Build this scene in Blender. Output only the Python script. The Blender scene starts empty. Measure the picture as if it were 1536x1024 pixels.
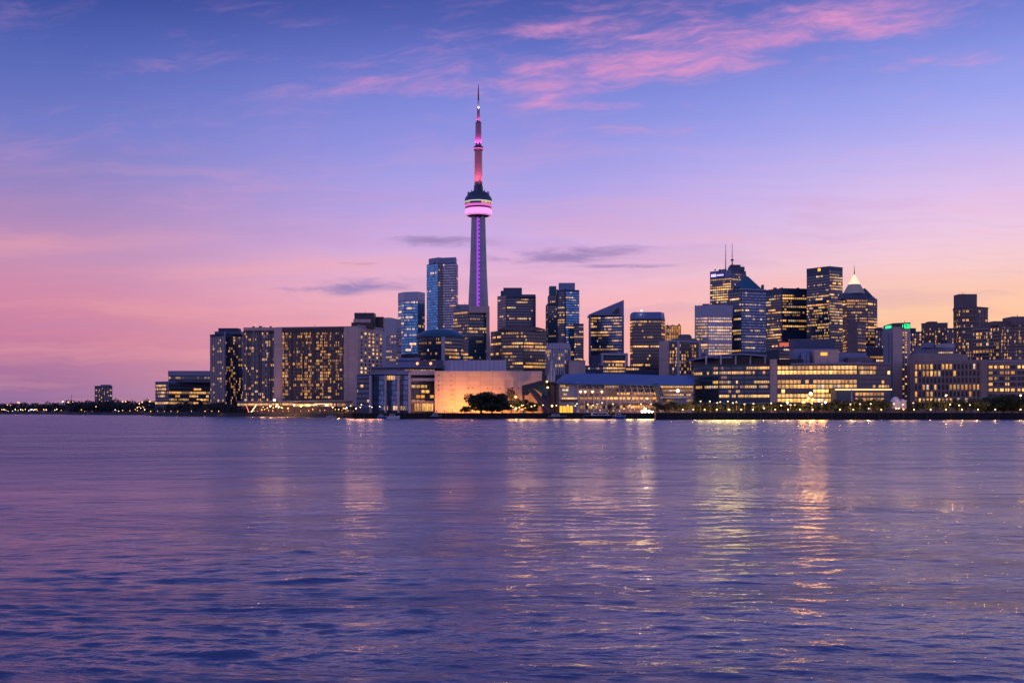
import bpy, bmesh, math, random
import numpy as np
from mathutils import Vector, Matrix
R = math.radians
rnd = random.Random(11)
SC = bpy.context.scene
COL = SC.collection

# ------------------------------------------------------------------ camera
F, H, HY, CX = 1672.0, 5.0, 617.0, 768.0      # focal length (px of the 1536 wide photo), eye height, horizon row, centre column
cam_d = bpy.data.cameras.new('camera')
cam = bpy.data.objects.new('camera', cam_d); COL.objects.link(cam)
cam.location = (0, 0, H); cam.rotation_euler = (R(90), 0, 0)
cam_d.sensor_width = 36.0; cam_d.lens = 36.0*F/1536.0
cam_d.shift_y = (HY-512.0)/1536.0
cam_d.clip_start = 0.5; cam_d.clip_end = 60000
SC.camera = cam
SC.view_settings.view_transform = 'Standard'; SC.view_settings.look = 'None'
SC.view_settings.exposure = 0.0; SC.view_settings.gamma = 1.0
SC.cycles.use_denoising = True
SC.cycles.max_bounces = 6; SC.cycles.diffuse_bounces = 2; SC.cycles.glossy_bounces = 4
SC.cycles.sample_clamp_indirect = 6.0
SC.cycles.caustics_reflective = True

def X(px, Y): return (px-CX)*Y/F
def Z(py, Y): return H+(HY-py)*Y/F
def lin(c):
    return tuple((v/255/12.92 if v/255 <= .04045 else ((v/255+.055)/1.055)**2.4) for v in c)

# ------------------------------------------------------------------ node expressions
class E:
    """a socket with arithmetic: builds Math nodes"""
    def __init__(s, nt, sock): s.nt, s.s = nt, sock
    def _b(s, op, o=None, o2=None, clamp=False):
        n = s.nt.nodes.new('ShaderNodeMath'); n.operation = op; n.use_clamp = clamp
        s.nt.links.new(s.s, n.inputs[0])
        for k, v in ((1, o), (2, o2)):
            if v is None: continue
            if isinstance(v, E): s.nt.links.new(v.s, n.inputs[k])
            else: n.inputs[k].default_value = v
        return E(s.nt, n.outputs[0])
    def __add__(s, o): return s._b('ADD', o)
    def __sub__(s, o): return s._b('SUBTRACT', o)
    def __mul__(s, o): return s._b('MULTIPLY', o)
    def __truediv__(s, o): return s._b('DIVIDE', o)
    def __lt__(s, o): return s._b('LESS_THAN', o)
    def __gt__(s, o): return s._b('GREATER_THAN', o)
    def pow(s, o): return s._b('POWER', o)
    def floor(s): return s._b('FLOOR')
    def frac(s): return s._b('FRACT')
    def abs(s): return s._b('ABSOLUTE')
    def sqrt(s): return s._b('SQRT')
    def max(s, o): return s._b('MAXIMUM', o)
    def min(s, o): return s._b('MINIMUM', o)
    def exp(s): return s._b('EXPONENT')
    def sat(s): return s._b('ADD', 0.0, clamp=True)
    def sst(s, a, b):
        n = s.nt.nodes.new('ShaderNodeMapRange'); n.interpolation_type = 'SMOOTHSTEP'
        s.nt.links.new(s.s, n.inputs[0]); n.inputs[1].default_value = a; n.inputs[2].default_value = b
        return E(s.nt, n.outputs[0])
def val(nt, v):
    n = nt.nodes.new('ShaderNodeValue'); n.outputs[0].default_value = v; return E(nt, n.outputs[0])
def xyz(nt, sock):
    n = nt.nodes.new('ShaderNodeSeparateXYZ'); nt.links.new(sock, n.inputs[0]); return [E(nt, o) for o in n.outputs]
def vec(nt, a, b, c):
    n = nt.nodes.new('ShaderNodeCombineXYZ')
    for k, v in enumerate((a, b, c)):
        if isinstance(v, E): nt.links.new(v.s, n.inputs[k])
        else: n.inputs[k].default_value = v
    return n.outputs[0]
def noise(nt, v, scale, detail=3, rough=.55, dist=0.0):
    n = nt.nodes.new('ShaderNodeTexNoise'); n.inputs['Scale'].default_value = scale; n.inputs['Detail'].default_value = detail
    n.inputs['Roughness'].default_value = rough; n.inputs['Distortion'].default_value = dist
    if v is not None: nt.links.new(v, n.inputs['Vector'])
    return E(nt, n.outputs[0])
def white(nt, v):
    n = nt.nodes.new('ShaderNodeTexWhiteNoise'); n.noise_dimensions = '3D'; nt.links.new(v, n.inputs['Vector'])
    return E(nt, n.outputs['Value'])
def mixc(nt, f, a, b, mode='MIX'):
    n = nt.nodes.new('ShaderNodeMix'); n.data_type = 'RGBA'; n.blend_type = mode; n.clamp_factor = True
    for k, v in ((0, f), (6, a), (7, b)):
        if isinstance(v, E): nt.links.new(v.s, n.inputs[k])
        elif isinstance(v, (int, float)): n.inputs[k].default_value = v
        elif isinstance(v, (tuple, list)): n.inputs[k].default_value = (*v[:3], 1)
        else: nt.links.new(v, n.inputs[k])
    return n.outputs[2]
def ramp(nt, f, stops):
    n = nt.nodes.new('ShaderNodeValToRGB'); cr = n.color_ramp
    cr.interpolation = 'LINEAR'
    while len(cr.elements) < len(stops): cr.elements.new(.5)
    for e, (p, c) in zip(cr.elements, sorted(stops)):
        e.position = p; e.color = (*c, 1)
    nt.links.new(f.s, n.inputs[0]); return n.outputs[0]

# ------------------------------------------------------------------ dusk sky
SUN_AZ, SUN_EL = R(34), R(1.2)
W = bpy.data.worlds.new('World'); SC.world = W; W.use_nodes = True
nt = W.node_tree; nt.nodes.clear()
tc = nt.nodes.new('ShaderNodeTexCoord')
dx, dy, dz = xyz(nt, tc.outputs['Generated'])
hyp = (dx*dx+dy*dy).sqrt().max(1e-4)
el = dz/hyp
az = dx._b('ARCTAN2', dy)
def sky_stops(rows, tail):
    st = [((617-y)/1672.0, lin(c)) for y, c in rows]
    return st+[(p, lin(c)) for p, c in tail]
LEFT = sky_stops([(617, (140, 108, 156)), (600, (150, 110, 156)), (560, (172, 116, 158)), (510, (202, 128, 160)), (450, (210, 138, 168)), (400, (198, 144, 182)),
                  (350, (174, 138, 188)), (310, (154, 134, 194)), (270, (136, 130, 198)), (220, (116, 124, 200)), (160, (98, 112, 190)), (100, (80, 98, 178)), (40, (60, 80, 158)), (0, (48, 70, 146))],
                 [(.5, (64, 84, 164)), (.8, (62, 80, 160)), (1, (60, 78, 156))])
MID = sky_stops([(617, (246, 172, 166)), (560, (248, 170, 170)), (500, (247, 170, 176)), (450, (243, 182, 200)), (410, (232, 182, 214)), (370, (212, 176, 226)),
                 (330, (190, 168, 230)), (280, (172, 162, 232)), (220, (150, 150, 228)), (150, (128, 136, 218)), (80, (104, 116, 200)), (30, (84, 98, 180)), (0, (74, 90, 170))],
                [(.5, (84, 98, 184)), (.8, (76, 90, 176)), (1, (70, 84, 166))])
RIGHT = sky_stops([(617, (255, 212, 136)), (540, (255, 210, 146)), (490, (254, 204, 160)), (450, (252, 200, 178)), (410, (248, 206, 208)), (370, (238, 202, 226)),
                   (320, (226, 196, 236)), (270, (202, 186, 240)), (220, (176, 174, 242)), (160, (150, 160, 236)), (90, (126, 138, 220)), (30, (104, 118, 202)), (0, (92, 108, 190))],
                  [(.5, (98, 112, 198)), (.8, (84, 98, 184)), (1, (74, 88, 170))])
EAST = [(0, lin((152, 138, 196))), (.12, lin((184, 162, 214))), (.3, lin((172, 168, 230))), (.6, lin((96, 112, 192))), (1, lin((70, 86, 166)))]
e1 = el.max(0.0).min(1.0)
cL, cM, cR, cE = (ramp(nt, e1, s) for s in (LEFT, MID, RIGHT, EAST))
base = mixc(nt, az.sst(-.44, -.02), cL, cM)
base = mixc(nt, az.sst(-.02, .42), base, cR)
base = mixc(nt, dy.sst(.84, .35), base, cE)
# gnomonic sky coordinates round the view towards the town: u to the right, v up
yy = dy.max(.05)
u = dx/yy; v = dz/yy
front = dy.sst(.1, .4)
# cirrus sheet: lies on a plane overhead, so streaks foreshorten towards the horizon
zz = dz.max(.02)
pu, pv = dx/zz, dy/zz
n_w = noise(nt, vec(nt, pu*.5, pv*.9, 3.1), 1.0, 3, .5)
def streak(ang, sx, sy, seed, scale=1.0, det=6, rough=.62):
    ca, sa = math.cos(ang), math.sin(ang)
    a = (pu*ca+pv*sa); b = (pv*ca-pu*sa)
    return noise(nt, vec(nt, a*sx+n_w*.5, b*sy+n_w*.9, seed), scale, det, rough)
def blob(cx, cy, ax, ay, ang=0.0):
    """soft ellipse in sky coordinates given in photo pixels"""
    ca, sa = math.cos(ang), math.sin(ang)
    du = u-(cx-CX)/F; dv = v-(HY-cy)/F
    a = (du*ca+dv*sa)/(ax/F); b = (dv*ca-du*sa)/(ay/F)
    return ((a*a+b*b)*-1.0).exp()
def blob(cx, cy, ax, ay, ang=0.0):
    """soft ellipse in sky coordinates given in photo pixels"""
    ca, sa = math.cos(ang), math.sin(ang)
    du = u-(cx-CX)/F; dv = v-(HY-cy)/F
    a = (du*ca+dv*sa)/(ax/F); b = (dv*ca-du*sa)/(ay/F)
    return ((a*a+b*b)*-1.0).exp()
s1 = streak(R(-12), 1.6, 5.5, 1.7)
s2 = streak(R(-6), 3.2, 12.0, 7.3)
cl = s1*.62+s2*.38
m = blob(1150, 52, 300, 40, R(5)).max(blob(970, 98, 260, 40, R(8))).max(blob(700, 132, 240, 20)*.85).max(blob(640, 128, 200, 14, R(-3))*.75).max(blob(800, 128, 170, 20, R(2))*.9)
m = m.max(blob(1270, 30, 150, 9, R(3))*.95).max(blob(860, 46, 110, 18, R(3))*.7).max(blob(880, 158, 120, 9)*.8).max(blob(1430, 92, 200, 16, R(4))*.5)
m = m.max(blob(640, 90, 420, 70)*.36).max(blob(960, 195, 150, 10)*.35).max(blob(520, 98, 120, 10)*.5).max(blob(1000, 30, 330, 40, R(3))*.42).max(blob(930, 192, 60, 4)*.6).max(blob(250, 60, 300, 40)*.16)
ca_, sa_ = math.cos(R(6)), math.sin(R(6))
ua, va = u*ca_+v*sa_, v*ca_-u*sa_
wv = noise(nt, vec(nt, ua*7.0, va*16.0, 1.3), 1.0, 3, .5)
wv2 = noise(nt, vec(nt, ua*22.0, va*44.0, 8.3), 1.0, 3, .5)
sA = noise(nt, vec(nt, ua*6.0+wv*.7, va*34.0+wv*1.6+wv2*.6, 1.7), 1.0, 9, .62)
sB = noise(nt, vec(nt, ua*20.0+wv*1.5, va*85.0+wv*2.0+wv2*1.2, 7.3), 1.0, 7, .65)
cl = (sA*.55+sB*.45-.5)*4.2
pink = (cl*1.05+m*1.15-.42).sst(-.25, 1.35)*m.sst(.02, .55)*front
s3 = noise(nt, vec(nt, u*3.0, v*34.0, 5.0), 1.0, 5, .6)
pale = (s3.sst(.42, .72))*(v.sst(.08, .13))*(v.sst(.26, .18))*front
sC = noise(nt, vec(nt, ua*17.0+wv*1.0+wv2*.8, va*120.0+wv*2.4+wv2*1.8, 17.0), 1.0, 6, .6)
pink = (pink*(sC.sst(.30, .66)*.75+.42)).sat()
sky = mixc(nt, pink*.92, base, lin((228, 150, 200)))
sky = mixc(nt, pale*.10, sky, lin((236, 160, 190)))
# soft mottling and faint high wisps
wisp = (sA-.5)*2.2+(sB-.5)*1.4+.12
sky = mixc(nt, wisp.sst(.05, 1.1)*v.sst(.10, .2)*front*.24, sky, lin((226, 156, 204)))
mot = noise(nt, vec(nt, u*5.0, v*11.0, 21.0), 1.0, 4, .6)
sky = mixc(nt, 1.0, sky, vec(nt, mot*.14+.93, mot*.10+.95, mot*.06+.97), 'MULTIPLY')
# low mauve bars
s4 = noise(nt, vec(nt, u*16.0+wv*1.2, v*95.0+wv*3.0+wv2*1.2, 9.0), 1.0, 7, .62)
g = blob(525, 432, 105, 13, R(3)).max(blob(655, 362, 85, 10, R(-1))).max(blob(870, 382, 170, 13, R(3))).max(blob(935, 399, 90, 4)*.8).max(blob(470, 445, 90, 9)*.55).max(blob(530, 396, 60, 4)*.6).max(blob(790, 395, 60, 8)*.7)
grey = ((s4-.5)*3.0+g*1.0-.30).sst(-.1, 1.0)*g.sst(.03, .5)*front
sky = mixc(nt, grey*.95, sky, lin((158, 134, 186)))
# faint layered streaks everywhere near the horizon
s5 = noise(nt, vec(nt, u*3.4+wv*.6, v*50.0+wv*1.3+wv2*.4, 2.0), 1.0, 5, .55)
lay = (s5-.5)*(v.sst(.3, .1))*front
sky = mixc(nt, (lay*1.7).max(0.0).min(.32), sky, lin((250, 172, 168)))
sky = mixc(nt, (lay*-1.3).max(0.0).min(.28), sky, lin((176, 138, 190)))
nish = nt.nodes.new('ShaderNodeTexSky'); nish.sky_type = 'NISHITA'; nish.sun_disc = False
nish.sun_elevation = SUN_EL; nish.sun_rotation = SUN_AZ; nish.air_density = 1.0; nish.dust_density = 1.5
bg0 = nt.nodes.new('ShaderNodeBackground'); nt.links.new(nish.outputs[0], bg0.inputs[0]); bg0.inputs[1].default_value = 0.001
bg1 = nt.nodes.new('ShaderNodeBackground'); nt.links.new(sky, bg1.inputs[0]); bg1.inputs[1].default_value = 1.0
ad = nt.nodes.new('ShaderNodeAddShader'); nt.links.new(bg0.outputs[0], ad.inputs[0]); nt.links.new(bg1.outputs[0], ad.inputs[1])
wo = nt.nodes.new('ShaderNodeOutputWorld'); nt.links.new(ad.outputs[0], wo.inputs[0])
W.cycles.sampling_method = 'MANUAL'; W.cycles.sample_map_resolution = 512
# the last glow of the sun, gone below the right of the skyline
sd = bpy.data.lights.new('sun', 'SUN'); sd.energy = 0.12; sd.angle = R(12); sd.color = (1, .62, .42)
so = bpy.data.objects.new('sun', sd); COL.objects.link(so)
so.rotation_euler = Vector((-math.sin(SUN_AZ)*math.cos(SUN_EL), -math.cos(SUN_AZ)*math.cos(SUN_EL), -math.sin(SUN_EL)-.06)).to_track_quat('-Z', 'Y').to_euler()

# ------------------------------------------------------------------ materials
MATS = {}
def newmat(name):
    m = bpy.data.materials.new(name); m.use_nodes = True; nt = m.node_tree
    b = nt.nodes['Principled BSDF']; MATS[name] = m
    return m, nt, b
def wall_mat(name, col, rough=.8, var=.16, scale=.08, panel=None, metal=0.0, seam=None):
    """weathered wall: soft blotches, streaks down the wall, panel joints"""
    m, nt, b = newmat(name)
    g = nt.nodes.new('ShaderNodeNewGeometry'); x, y, z = xyz(nt, g.outputs['Position'])
    n1 = noise(nt, vec(nt, x, y, z), scale, 5, .6)
    n2 = noise(nt, vec(nt, x*.9, y*.9, z*.03), .5, 4, .6)
    f = (n1-.5)*(2*var)+(n2-.5)*(1.2*var)+1.0
    if panel:
        fz = (z/panel[1]).frac(); fx = ((x+y*.31)/panel[0]).frac()
        j = (fz < .05).max(fx < .04)
        cell = white(nt, vec(nt, ((x+y*.31)/panel[0]).floor(), (z/panel[1]).floor(), 3.0))
        f = f*(cell*.14+.93)*(j*-.28+1.0)
    if seam:
        f = f*(((x/seam).frac() > .82)*-.3+1.0)
    c = nt.nodes.new('ShaderNodeVectorMath'); c.operation = 'SCALE'; c.inputs[0].default_value = col
    nt.links.new(f.s, c.inputs['Scale'])
    nt.links.new(c.outputs[0], b.inputs['Base Color'])
    b.inputs['Roughness'].default_value = rough; b.inputs['Metallic'].default_value = metal
    return m
def glass_mat(name, glass, frame, rough=.12, ior=1.9, fr=.10, fv=(.0, 1.0), metal=0.0):
    """a run of panes: UV counts panes and storeys; the object's colour says how many rooms are lit, how bright, how pale"""
    m, nt, b = newmat(name)
    uvn = nt.nodes.new('ShaderNodeUVMap'); uu, vv, _ = xyz(nt, uvn.outputs[0])
    oi = nt.nodes.new('ShaderNodeObjectInfo')
    sc = nt.nodes.new('ShaderNodeSeparateColor'); nt.links.new(oi.outputs['Color'], sc.inputs[0])
    lit, bri, pale = (E(nt, o) for o in sc.outputs)
    seed = E(nt, oi.outputs['Random'])
    cu, cv, fu, fvv = uu.floor(), vv.floor(), uu.frac(), vv.frac()
    inside = (fu > fr)*(fu < 1-fr)*(fvv > fv[0])*(fvv < fv[1])
    w1 = white(nt, vec(nt, cu, cv, seed*97.0))
    w2 = white(nt, vec(nt, (uu/5.5+seed*3.0).floor(), cv, seed*53.0+11.0))
    w3 = white(nt, vec(nt, cu, cv, seed*31.0+5.0))
    w4 = white(nt, vec(nt, (uu/3.0).floor(), cv, seed*71.0+2.0))
    on = ((w2 < lit)*(w1 < lit*.25+.74)).max(w1 < lit*.13)
    clutter = noise(nt, vec(nt, uu*2.3, vv*3.1, seed*40.0), 1.0, 2, .6).sst(.2, .75)*.75+.45
    w5 = white(nt, vec(nt, (uu/5.5+seed*3.0).floor(), cv, seed*23.0+4.0))
    strength = on*inside*bri*((w3*.35+w5*.65).pow(1.4)*1.55+.16)*clutter*(fvv*.5+.6)
    ec = mixc(nt, (w4*.55+pale*.6).sat(), (1.0, .37, .05), (1.0, .60, .16))
    ec = mixc(nt, (white(nt, vec(nt, (uu/2.0).floor(), cv, seed*17.0+9.0)) > .92)*.45, ec, (.80, .80, .72))
    nt.links.new(ec, b.inputs['Emission Color']); nt.links.new(strength.s, b.inputs['Emission Strength'])
    tone = nt.nodes.new('ShaderNodeVectorMath'); tone.operation = 'SCALE'; tone.inputs[0].default_value = glass
    nt.links.new((w3*.9+.55).s, tone.inputs['Scale'])
    nt.links.new(mixc(nt, inside, frame, tone.outputs[0]), b.inputs['Base Color'])
    b.inputs['Roughness'].default_value = rough; b.inputs['IOR'].default_value = ior; b.inputs['Metallic'].default_value = metal
    m.cycles.emission_sampling = 'NONE'
    return m
def glow_mat(name, col, strength, sample=True, dash=None):
    m, nt, b = newmat(name)
    b.inputs['Base Color'].default_value = (*[min(1, c) for c in col], 1)
    b.inputs['Emission Color'].default_value = (*col, 1); b.inputs['Emission Strength'].default_value = strength
    if dash:
        g = nt.nodes.new('ShaderNodeNewGeometry'); x, y, z = xyz(nt, g.outputs['Position'])
        nt.links.new((((z/dash).frac() < .55)*strength+.05*strength).s, b.inputs['Emission Strength'])
    if not sample: m.cycles.emission_sampling = 'NONE'
    return m
def leaf_mat(name, col):
    m, nt, b = newmat(name)
    g = nt.nodes.new('ShaderNodeNewGeometry'); n = noise(nt, g.outputs['Position'], .7, 3, .6)
    oi = nt.nodes.new('ShaderNodeObjectInfo')
    f = (n*1.1+.45)*(E(nt, oi.outputs['Random'])*.5+.75)
    c = nt.nodes.new('ShaderNodeVectorMath'); c.operation = 'SCALE'; c.inputs[0].default_value = col
    nt.links.new(f.s, c.inputs['Scale']); nt.links.new(c.outputs[0], b.inputs['Base Color'])
    b.inputs['Roughness'].default_value = .6
    return m
wall_mat('concrete_navy', (.05, .066, .125)); wall_mat('concrete_grey', (.27, .27, .33)); wall_mat('concrete_beige', (.58, .42, .37), panel=(7, 3.4))
wall_mat('concrete_brown', (.19, .145, .15), panel=(6, 3.4)); wall_mat('concrete_light', (.47, .45, .50)); wall_mat('concrete_dark', (.03, .033, .05))
wall_mat('concrete_tan', (.37, .265, .23), panel=(6, 3.4)); wall_mat('hotel_wall', (.10, .072, .07), panel=(6, 2.9)); wall_mat('slate', (.06, .085, .145), rough=.5); wall_mat('steel_blue', (.16, .21, .36), rough=.4, metal=.3)
wall_mat('mullion_navy', (.022, .055, .11), rough=.4); wall_mat('mullion_teal', (.03, .07, .10), rough=.4); wall_mat('mullion_pale', (.42, .43, .54), rough=.35)
wall_mat('mullion_brown', (.11, .085, .085), rough=.5); wall_mat('copper_green', (.02, .075, .065), rough=.45); wall_mat('teal_panel', (.025, .13, .17), rough=.35)
wall_mat('stone_white', (.62, .50, .42), panel=(9, 3.0), var=.07); wall_mat('ribbed_metal', (.48, .44, .53), rough=.6, seam=3.2, var=.08); wall_mat('blue_roof', (.04, .135, .29), rough=.4, seam=2.4)
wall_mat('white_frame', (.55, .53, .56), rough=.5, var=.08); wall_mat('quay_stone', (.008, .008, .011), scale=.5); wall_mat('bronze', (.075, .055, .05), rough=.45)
wall_mat('pole_metal', (.08, .08, .09), rough=.5, metal=.5); wall_mat('bark', (.05, .04, .03)); wall_mat('tower_concrete', (.46, .43, .47), var=.1, panel=(80, 6.0))
wall_mat('mast_steel', (.36, .18, .24), rough=.5, var=.05); wall_mat('dark_metal', (.03, .032, .045), rough=.35); wall_mat('antenna_red', (.30, .08, .06), rough=.5)
wall_mat('hull_navy', (.012, .02, .05), rough=.3); wall_mat('hull_white', (.6, .6, .62), rough=.3); wall_mat('hull_blue', (.03, .10, .33), rough=.3); wall_mat('dome_white', (.62, .62, .66), rough=.5, var=.05)
wall_mat('cream_roof', (.62, .52, .36), rough=.5, panel=(2, 30)); wall_mat('brick_rust', (.26, .11, .06))
glass_mat('glass_navy', (.016, .045, .10), (.02, .045, .09)); glass_mat('glass_teal', (.012, .062, .095), (.02, .06, .085), rough=.1)
glass_mat('glass_blue', (.10, .36, .62), (.04, .18, .32), rough=.1, ior=2.3, metal=.75); glass_mat('glass_brown', (.03, .024, .028), (.10, .08, .085))
glass_mat('glass_steel', (.13, .22, .38), (.05, .11, .19), rough=.12, ior=2.2, metal=.6); glass_mat('glass_pale', (.26, .28, .37), (.40, .41, .50), rough=.14, ior=2.3, metal=.4); glass_mat('glass_bay', (.012, .018, .04), (.035, .04, .07), fr=.14, fv=(.22, .95))
glass_mat('glass_bay_brown', (.010, .010, .018), (.13, .095, .09), fr=.16, fv=(.25, .95), ior=1.5); glass_mat('window_glass', (.008, .010, .02), (.03, .028, .032), fr=.05, ior=1.45)
glow_mat('lamp_amber', (1, .46, .10), 12); glow_mat('lamp_white', (1, .80, .60), 30); glow_mat('flood_white', (1, .62, .36), 60); glow_mat('sign_green', (.03, 1, .30), 1.6)
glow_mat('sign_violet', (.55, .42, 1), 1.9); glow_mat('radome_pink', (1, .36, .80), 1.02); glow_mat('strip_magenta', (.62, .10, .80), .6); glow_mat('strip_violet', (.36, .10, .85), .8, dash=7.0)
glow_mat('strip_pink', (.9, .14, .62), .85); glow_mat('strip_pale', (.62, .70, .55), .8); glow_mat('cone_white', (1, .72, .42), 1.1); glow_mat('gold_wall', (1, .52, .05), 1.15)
glow_mat('eave_light', (1, .62, .28), 1.9); glow_mat('lamp_red', (1, .20, .06), 5); glow_mat('strip_red', (.9, .17, .10), .7); glow_mat('lamp_small', (1, .62, .28), 12); glow_mat('lamp_cold', (.75, .85, 1), 8)
leaf_mat('leaf_green', (.035, .05, .018)); leaf_mat('leaf_dark', (.018, .04, .016)); leaf_mat('leaf_far', (.03, .036, .04))
def water_mat():
    m, nt, b = newmat('water')
    g = nt.nodes.new('ShaderNodeNewGeometry'); x, y, z = xyz(nt, g.outputs['Position'])
    b.inputs['Base Color'].default_value = (.010, .040, .13, 1); b.inputs['IOR'].default_value = 2.2
    r = noise(nt, vec(nt, x*.010, y*.035, 0.0), 1.0, 4, .55)
    nt.links.new((y.sst(35, 110)*.12+r*.14+.08).s, b.inputs['Roughness'])
    wob = noise(nt, vec(nt, x*.05, y*.1, 2.0), 1.0, 2, .5)
    n1 = noise(nt, vec(nt, x*.019+wob*.3, y*.034+wob*.5, 7.0), 1.0, 11, .585)
    n2 = noise(nt, vec(nt, x*1.1, y*2.6, 3.0), 1.0, 4, .55)
    hgt = n1*(y.sst(50, 160)*4.4+2.0)+n2*.075
    bp = nt.nodes.new('ShaderNodeBump'); bp.inputs['Strength'].default_value = 1.0; bp.inputs['Distance'].default_value = 1.0
    nt.links.new(hgt.s, bp.inputs['Height']); nt.links.new(bp.outputs[0], b.inputs['Normal'])
    return m
water_mat()
wall_mat('earth', (.03, .028, .026), scale=.6)

# ------------------------------------------------------------------ mesh helpers
ORG = {}
class MB:
    def __init__(s): s.v, s.f, s.uv = [], [], []
    def face(s, pts, uv=None):
        i = len(s.v); s.v += [tuple(p) for p in pts]; s.f.append(tuple(range(i, i+len(pts)))); s.uv.append(uv)
        return s
    def prism(s, poly, z0, z1, top=None, bottom=False):
        """poly runs left to right along the front and back again (counter-clockwise from above); top: another outline for the top"""
        top = top or poly; n = len(poly)
        i = len(s.v)
        s.v += [(p[0], p[1], z0 if len(p) < 3 else p[2]) for p in poly]+[(p[0], p[1], z1 if len(p) < 3 else p[2]) for p in top]
        for k in range(n):
            j = (k+1) % n; s.f.append((i+k, i+j, i+n+j, i+n+k)); s.uv.append(None)
        s.f.append(tuple(i+n+k for k in range(n))); s.uv.append(None)
        if bottom: s.f.append(tuple(i+k for k in reversed(range(n)))); s.uv.append(None)
        return s
    def box(s, x0, x1, y0, y1, z0, z1):
        return s.prism([(x0, y0), (x1, y0), (x1, y1), (x0, y1)], z0, z1, bottom=True)
    def lathe(s, prof, c, n=32, panes=0):
        i = len(s.v)
        for r, z in prof:
            s.v += [(c[0]+r*math.cos(2*math.pi*k/n), c[1]+r*math.sin(2*math.pi*k/n), z) for k in range(n)]
        for a in range(len(prof)-1):
            for k in range(n):
                j = (k+1) % n
                s.f.append((i+a*n+k, i+a*n+j, i+(a+1)*n+j, i+(a+1)*n+k)); s.uv.append([(panes*k/n, .1), (panes*(k+1)/n, .1), (panes*(k+1)/n, .9), (panes*k/n, .9)] if panes else None)
        s.f.append(tuple(i+k for k in reversed(range(n)))); s.uv.append(None)
        s.f.append(tuple(i+(len(prof)-1)*n+k for k in range(n))); s.uv.append(None)
        return s
    def tube(s, path, radii, n=6):
        i = len(s.v); P = [Vector(p) for p in path]
        for k, p in enumerate(P):
            t = (P[min(k+1, len(P)-1)]-P[max(k-1, 0)]).normalized()
            a = t.orthogonal().normalized(); b = t.cross(a)
            r = radii[k] if isinstance(radii, (list, tuple)) else radii
            s.v += [tuple(p+(a*math.cos(2*math.pi*q/n)+b*math.sin(2*math.pi*q/n))*r) for q in range(n)]
        for k in range(len(P)-1):
            for q in range(n):
                j = (q+1) % n
                s.f.append((i+k*n+q, i+k*n+j, i+(k+1)*n+j, i+(k+1)*n+q)); s.uv.append(None)
        s.f.append(tuple(i+q for q in reversed(range(n)))); s.uv.append(None)
        s.f.append(tuple(i+(len(P)-1)*n+q for q in range(n))); s.uv.append(None)
        return s
    def ball(s, c, r, n=10, m=6, sz=1.0):
        return s.lathe([(max(1e-3, r*math.sin(math.pi*k/m)), c[2]-r*sz*math.cos(math.pi*k/m)) for k in range(m+1)], c, n)
    def mesh(s, name, mat, org=(0, 0, 0), smooth=False):
        me = bpy.data.meshes.new(name)
        o = Vector(org)
        me.from_pydata([tuple(Vector(p)-o) for p in s.v], [], s.f)
        if any(u for u in s.uv):
            l = me.uv_layers.new(name='UVMap'); k = 0
            for f, u in zip(s.f, s.uv):
                for q in range(len(f)): l.data[k].uv = u[q] if u else (.5, .01); k += 1
        if smooth:
            me.polygons.foreach_set('use_smooth', [True]*len(me.polygons))
            me.set_sharp_from_angle(angle=R(40))
        me.materials.append(MATS[mat]); me.update()
        return me
    def build(s, name, mat, parent=None, smooth=False):
        org = ORG.get(parent.name, Vector()) if parent else Vector()
        o = bpy.data.objects.new(name, s.mesh(name, mat, org, smooth)); COL.objects.link(o)
        if parent: o.parent = parent
        ORG[o.name] = org.copy()
        return o
def tag(o, label=None, cat=None, group=None, kind=None):
    for k, v in (('label', label), ('category', cat), ('group', group), ('kind', kind)):
        if v: o[k] = v
    return o
def thing(name, label, cat, loc, group=None):
    o = bpy.data.objects.new(name, None); COL.objects.link(o); o.location = loc; o.empty_display_size = 1
    ORG[o.name] = Vector(loc)
    return tag(o, label, cat, group)
def copy_tree(o, loc, label=None, group=None, scale=None, rot=None):
    r = o.copy(); COL.objects.link(r); r.location = loc
    if label: r['label'] = label
    if group: r['group'] = group
    if scale: r.scale = scale
    if rot is not None: r.rotation_euler.z = rot
    ORG[r.name] = Vector(loc)
    for ch in list(o.children):
        c = ch.copy(); COL.objects.link(c); c.parent = r
        for g in list(ch.children):
            d = g.copy(); COL.objects.link(d); d.parent = c
    return r

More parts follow.
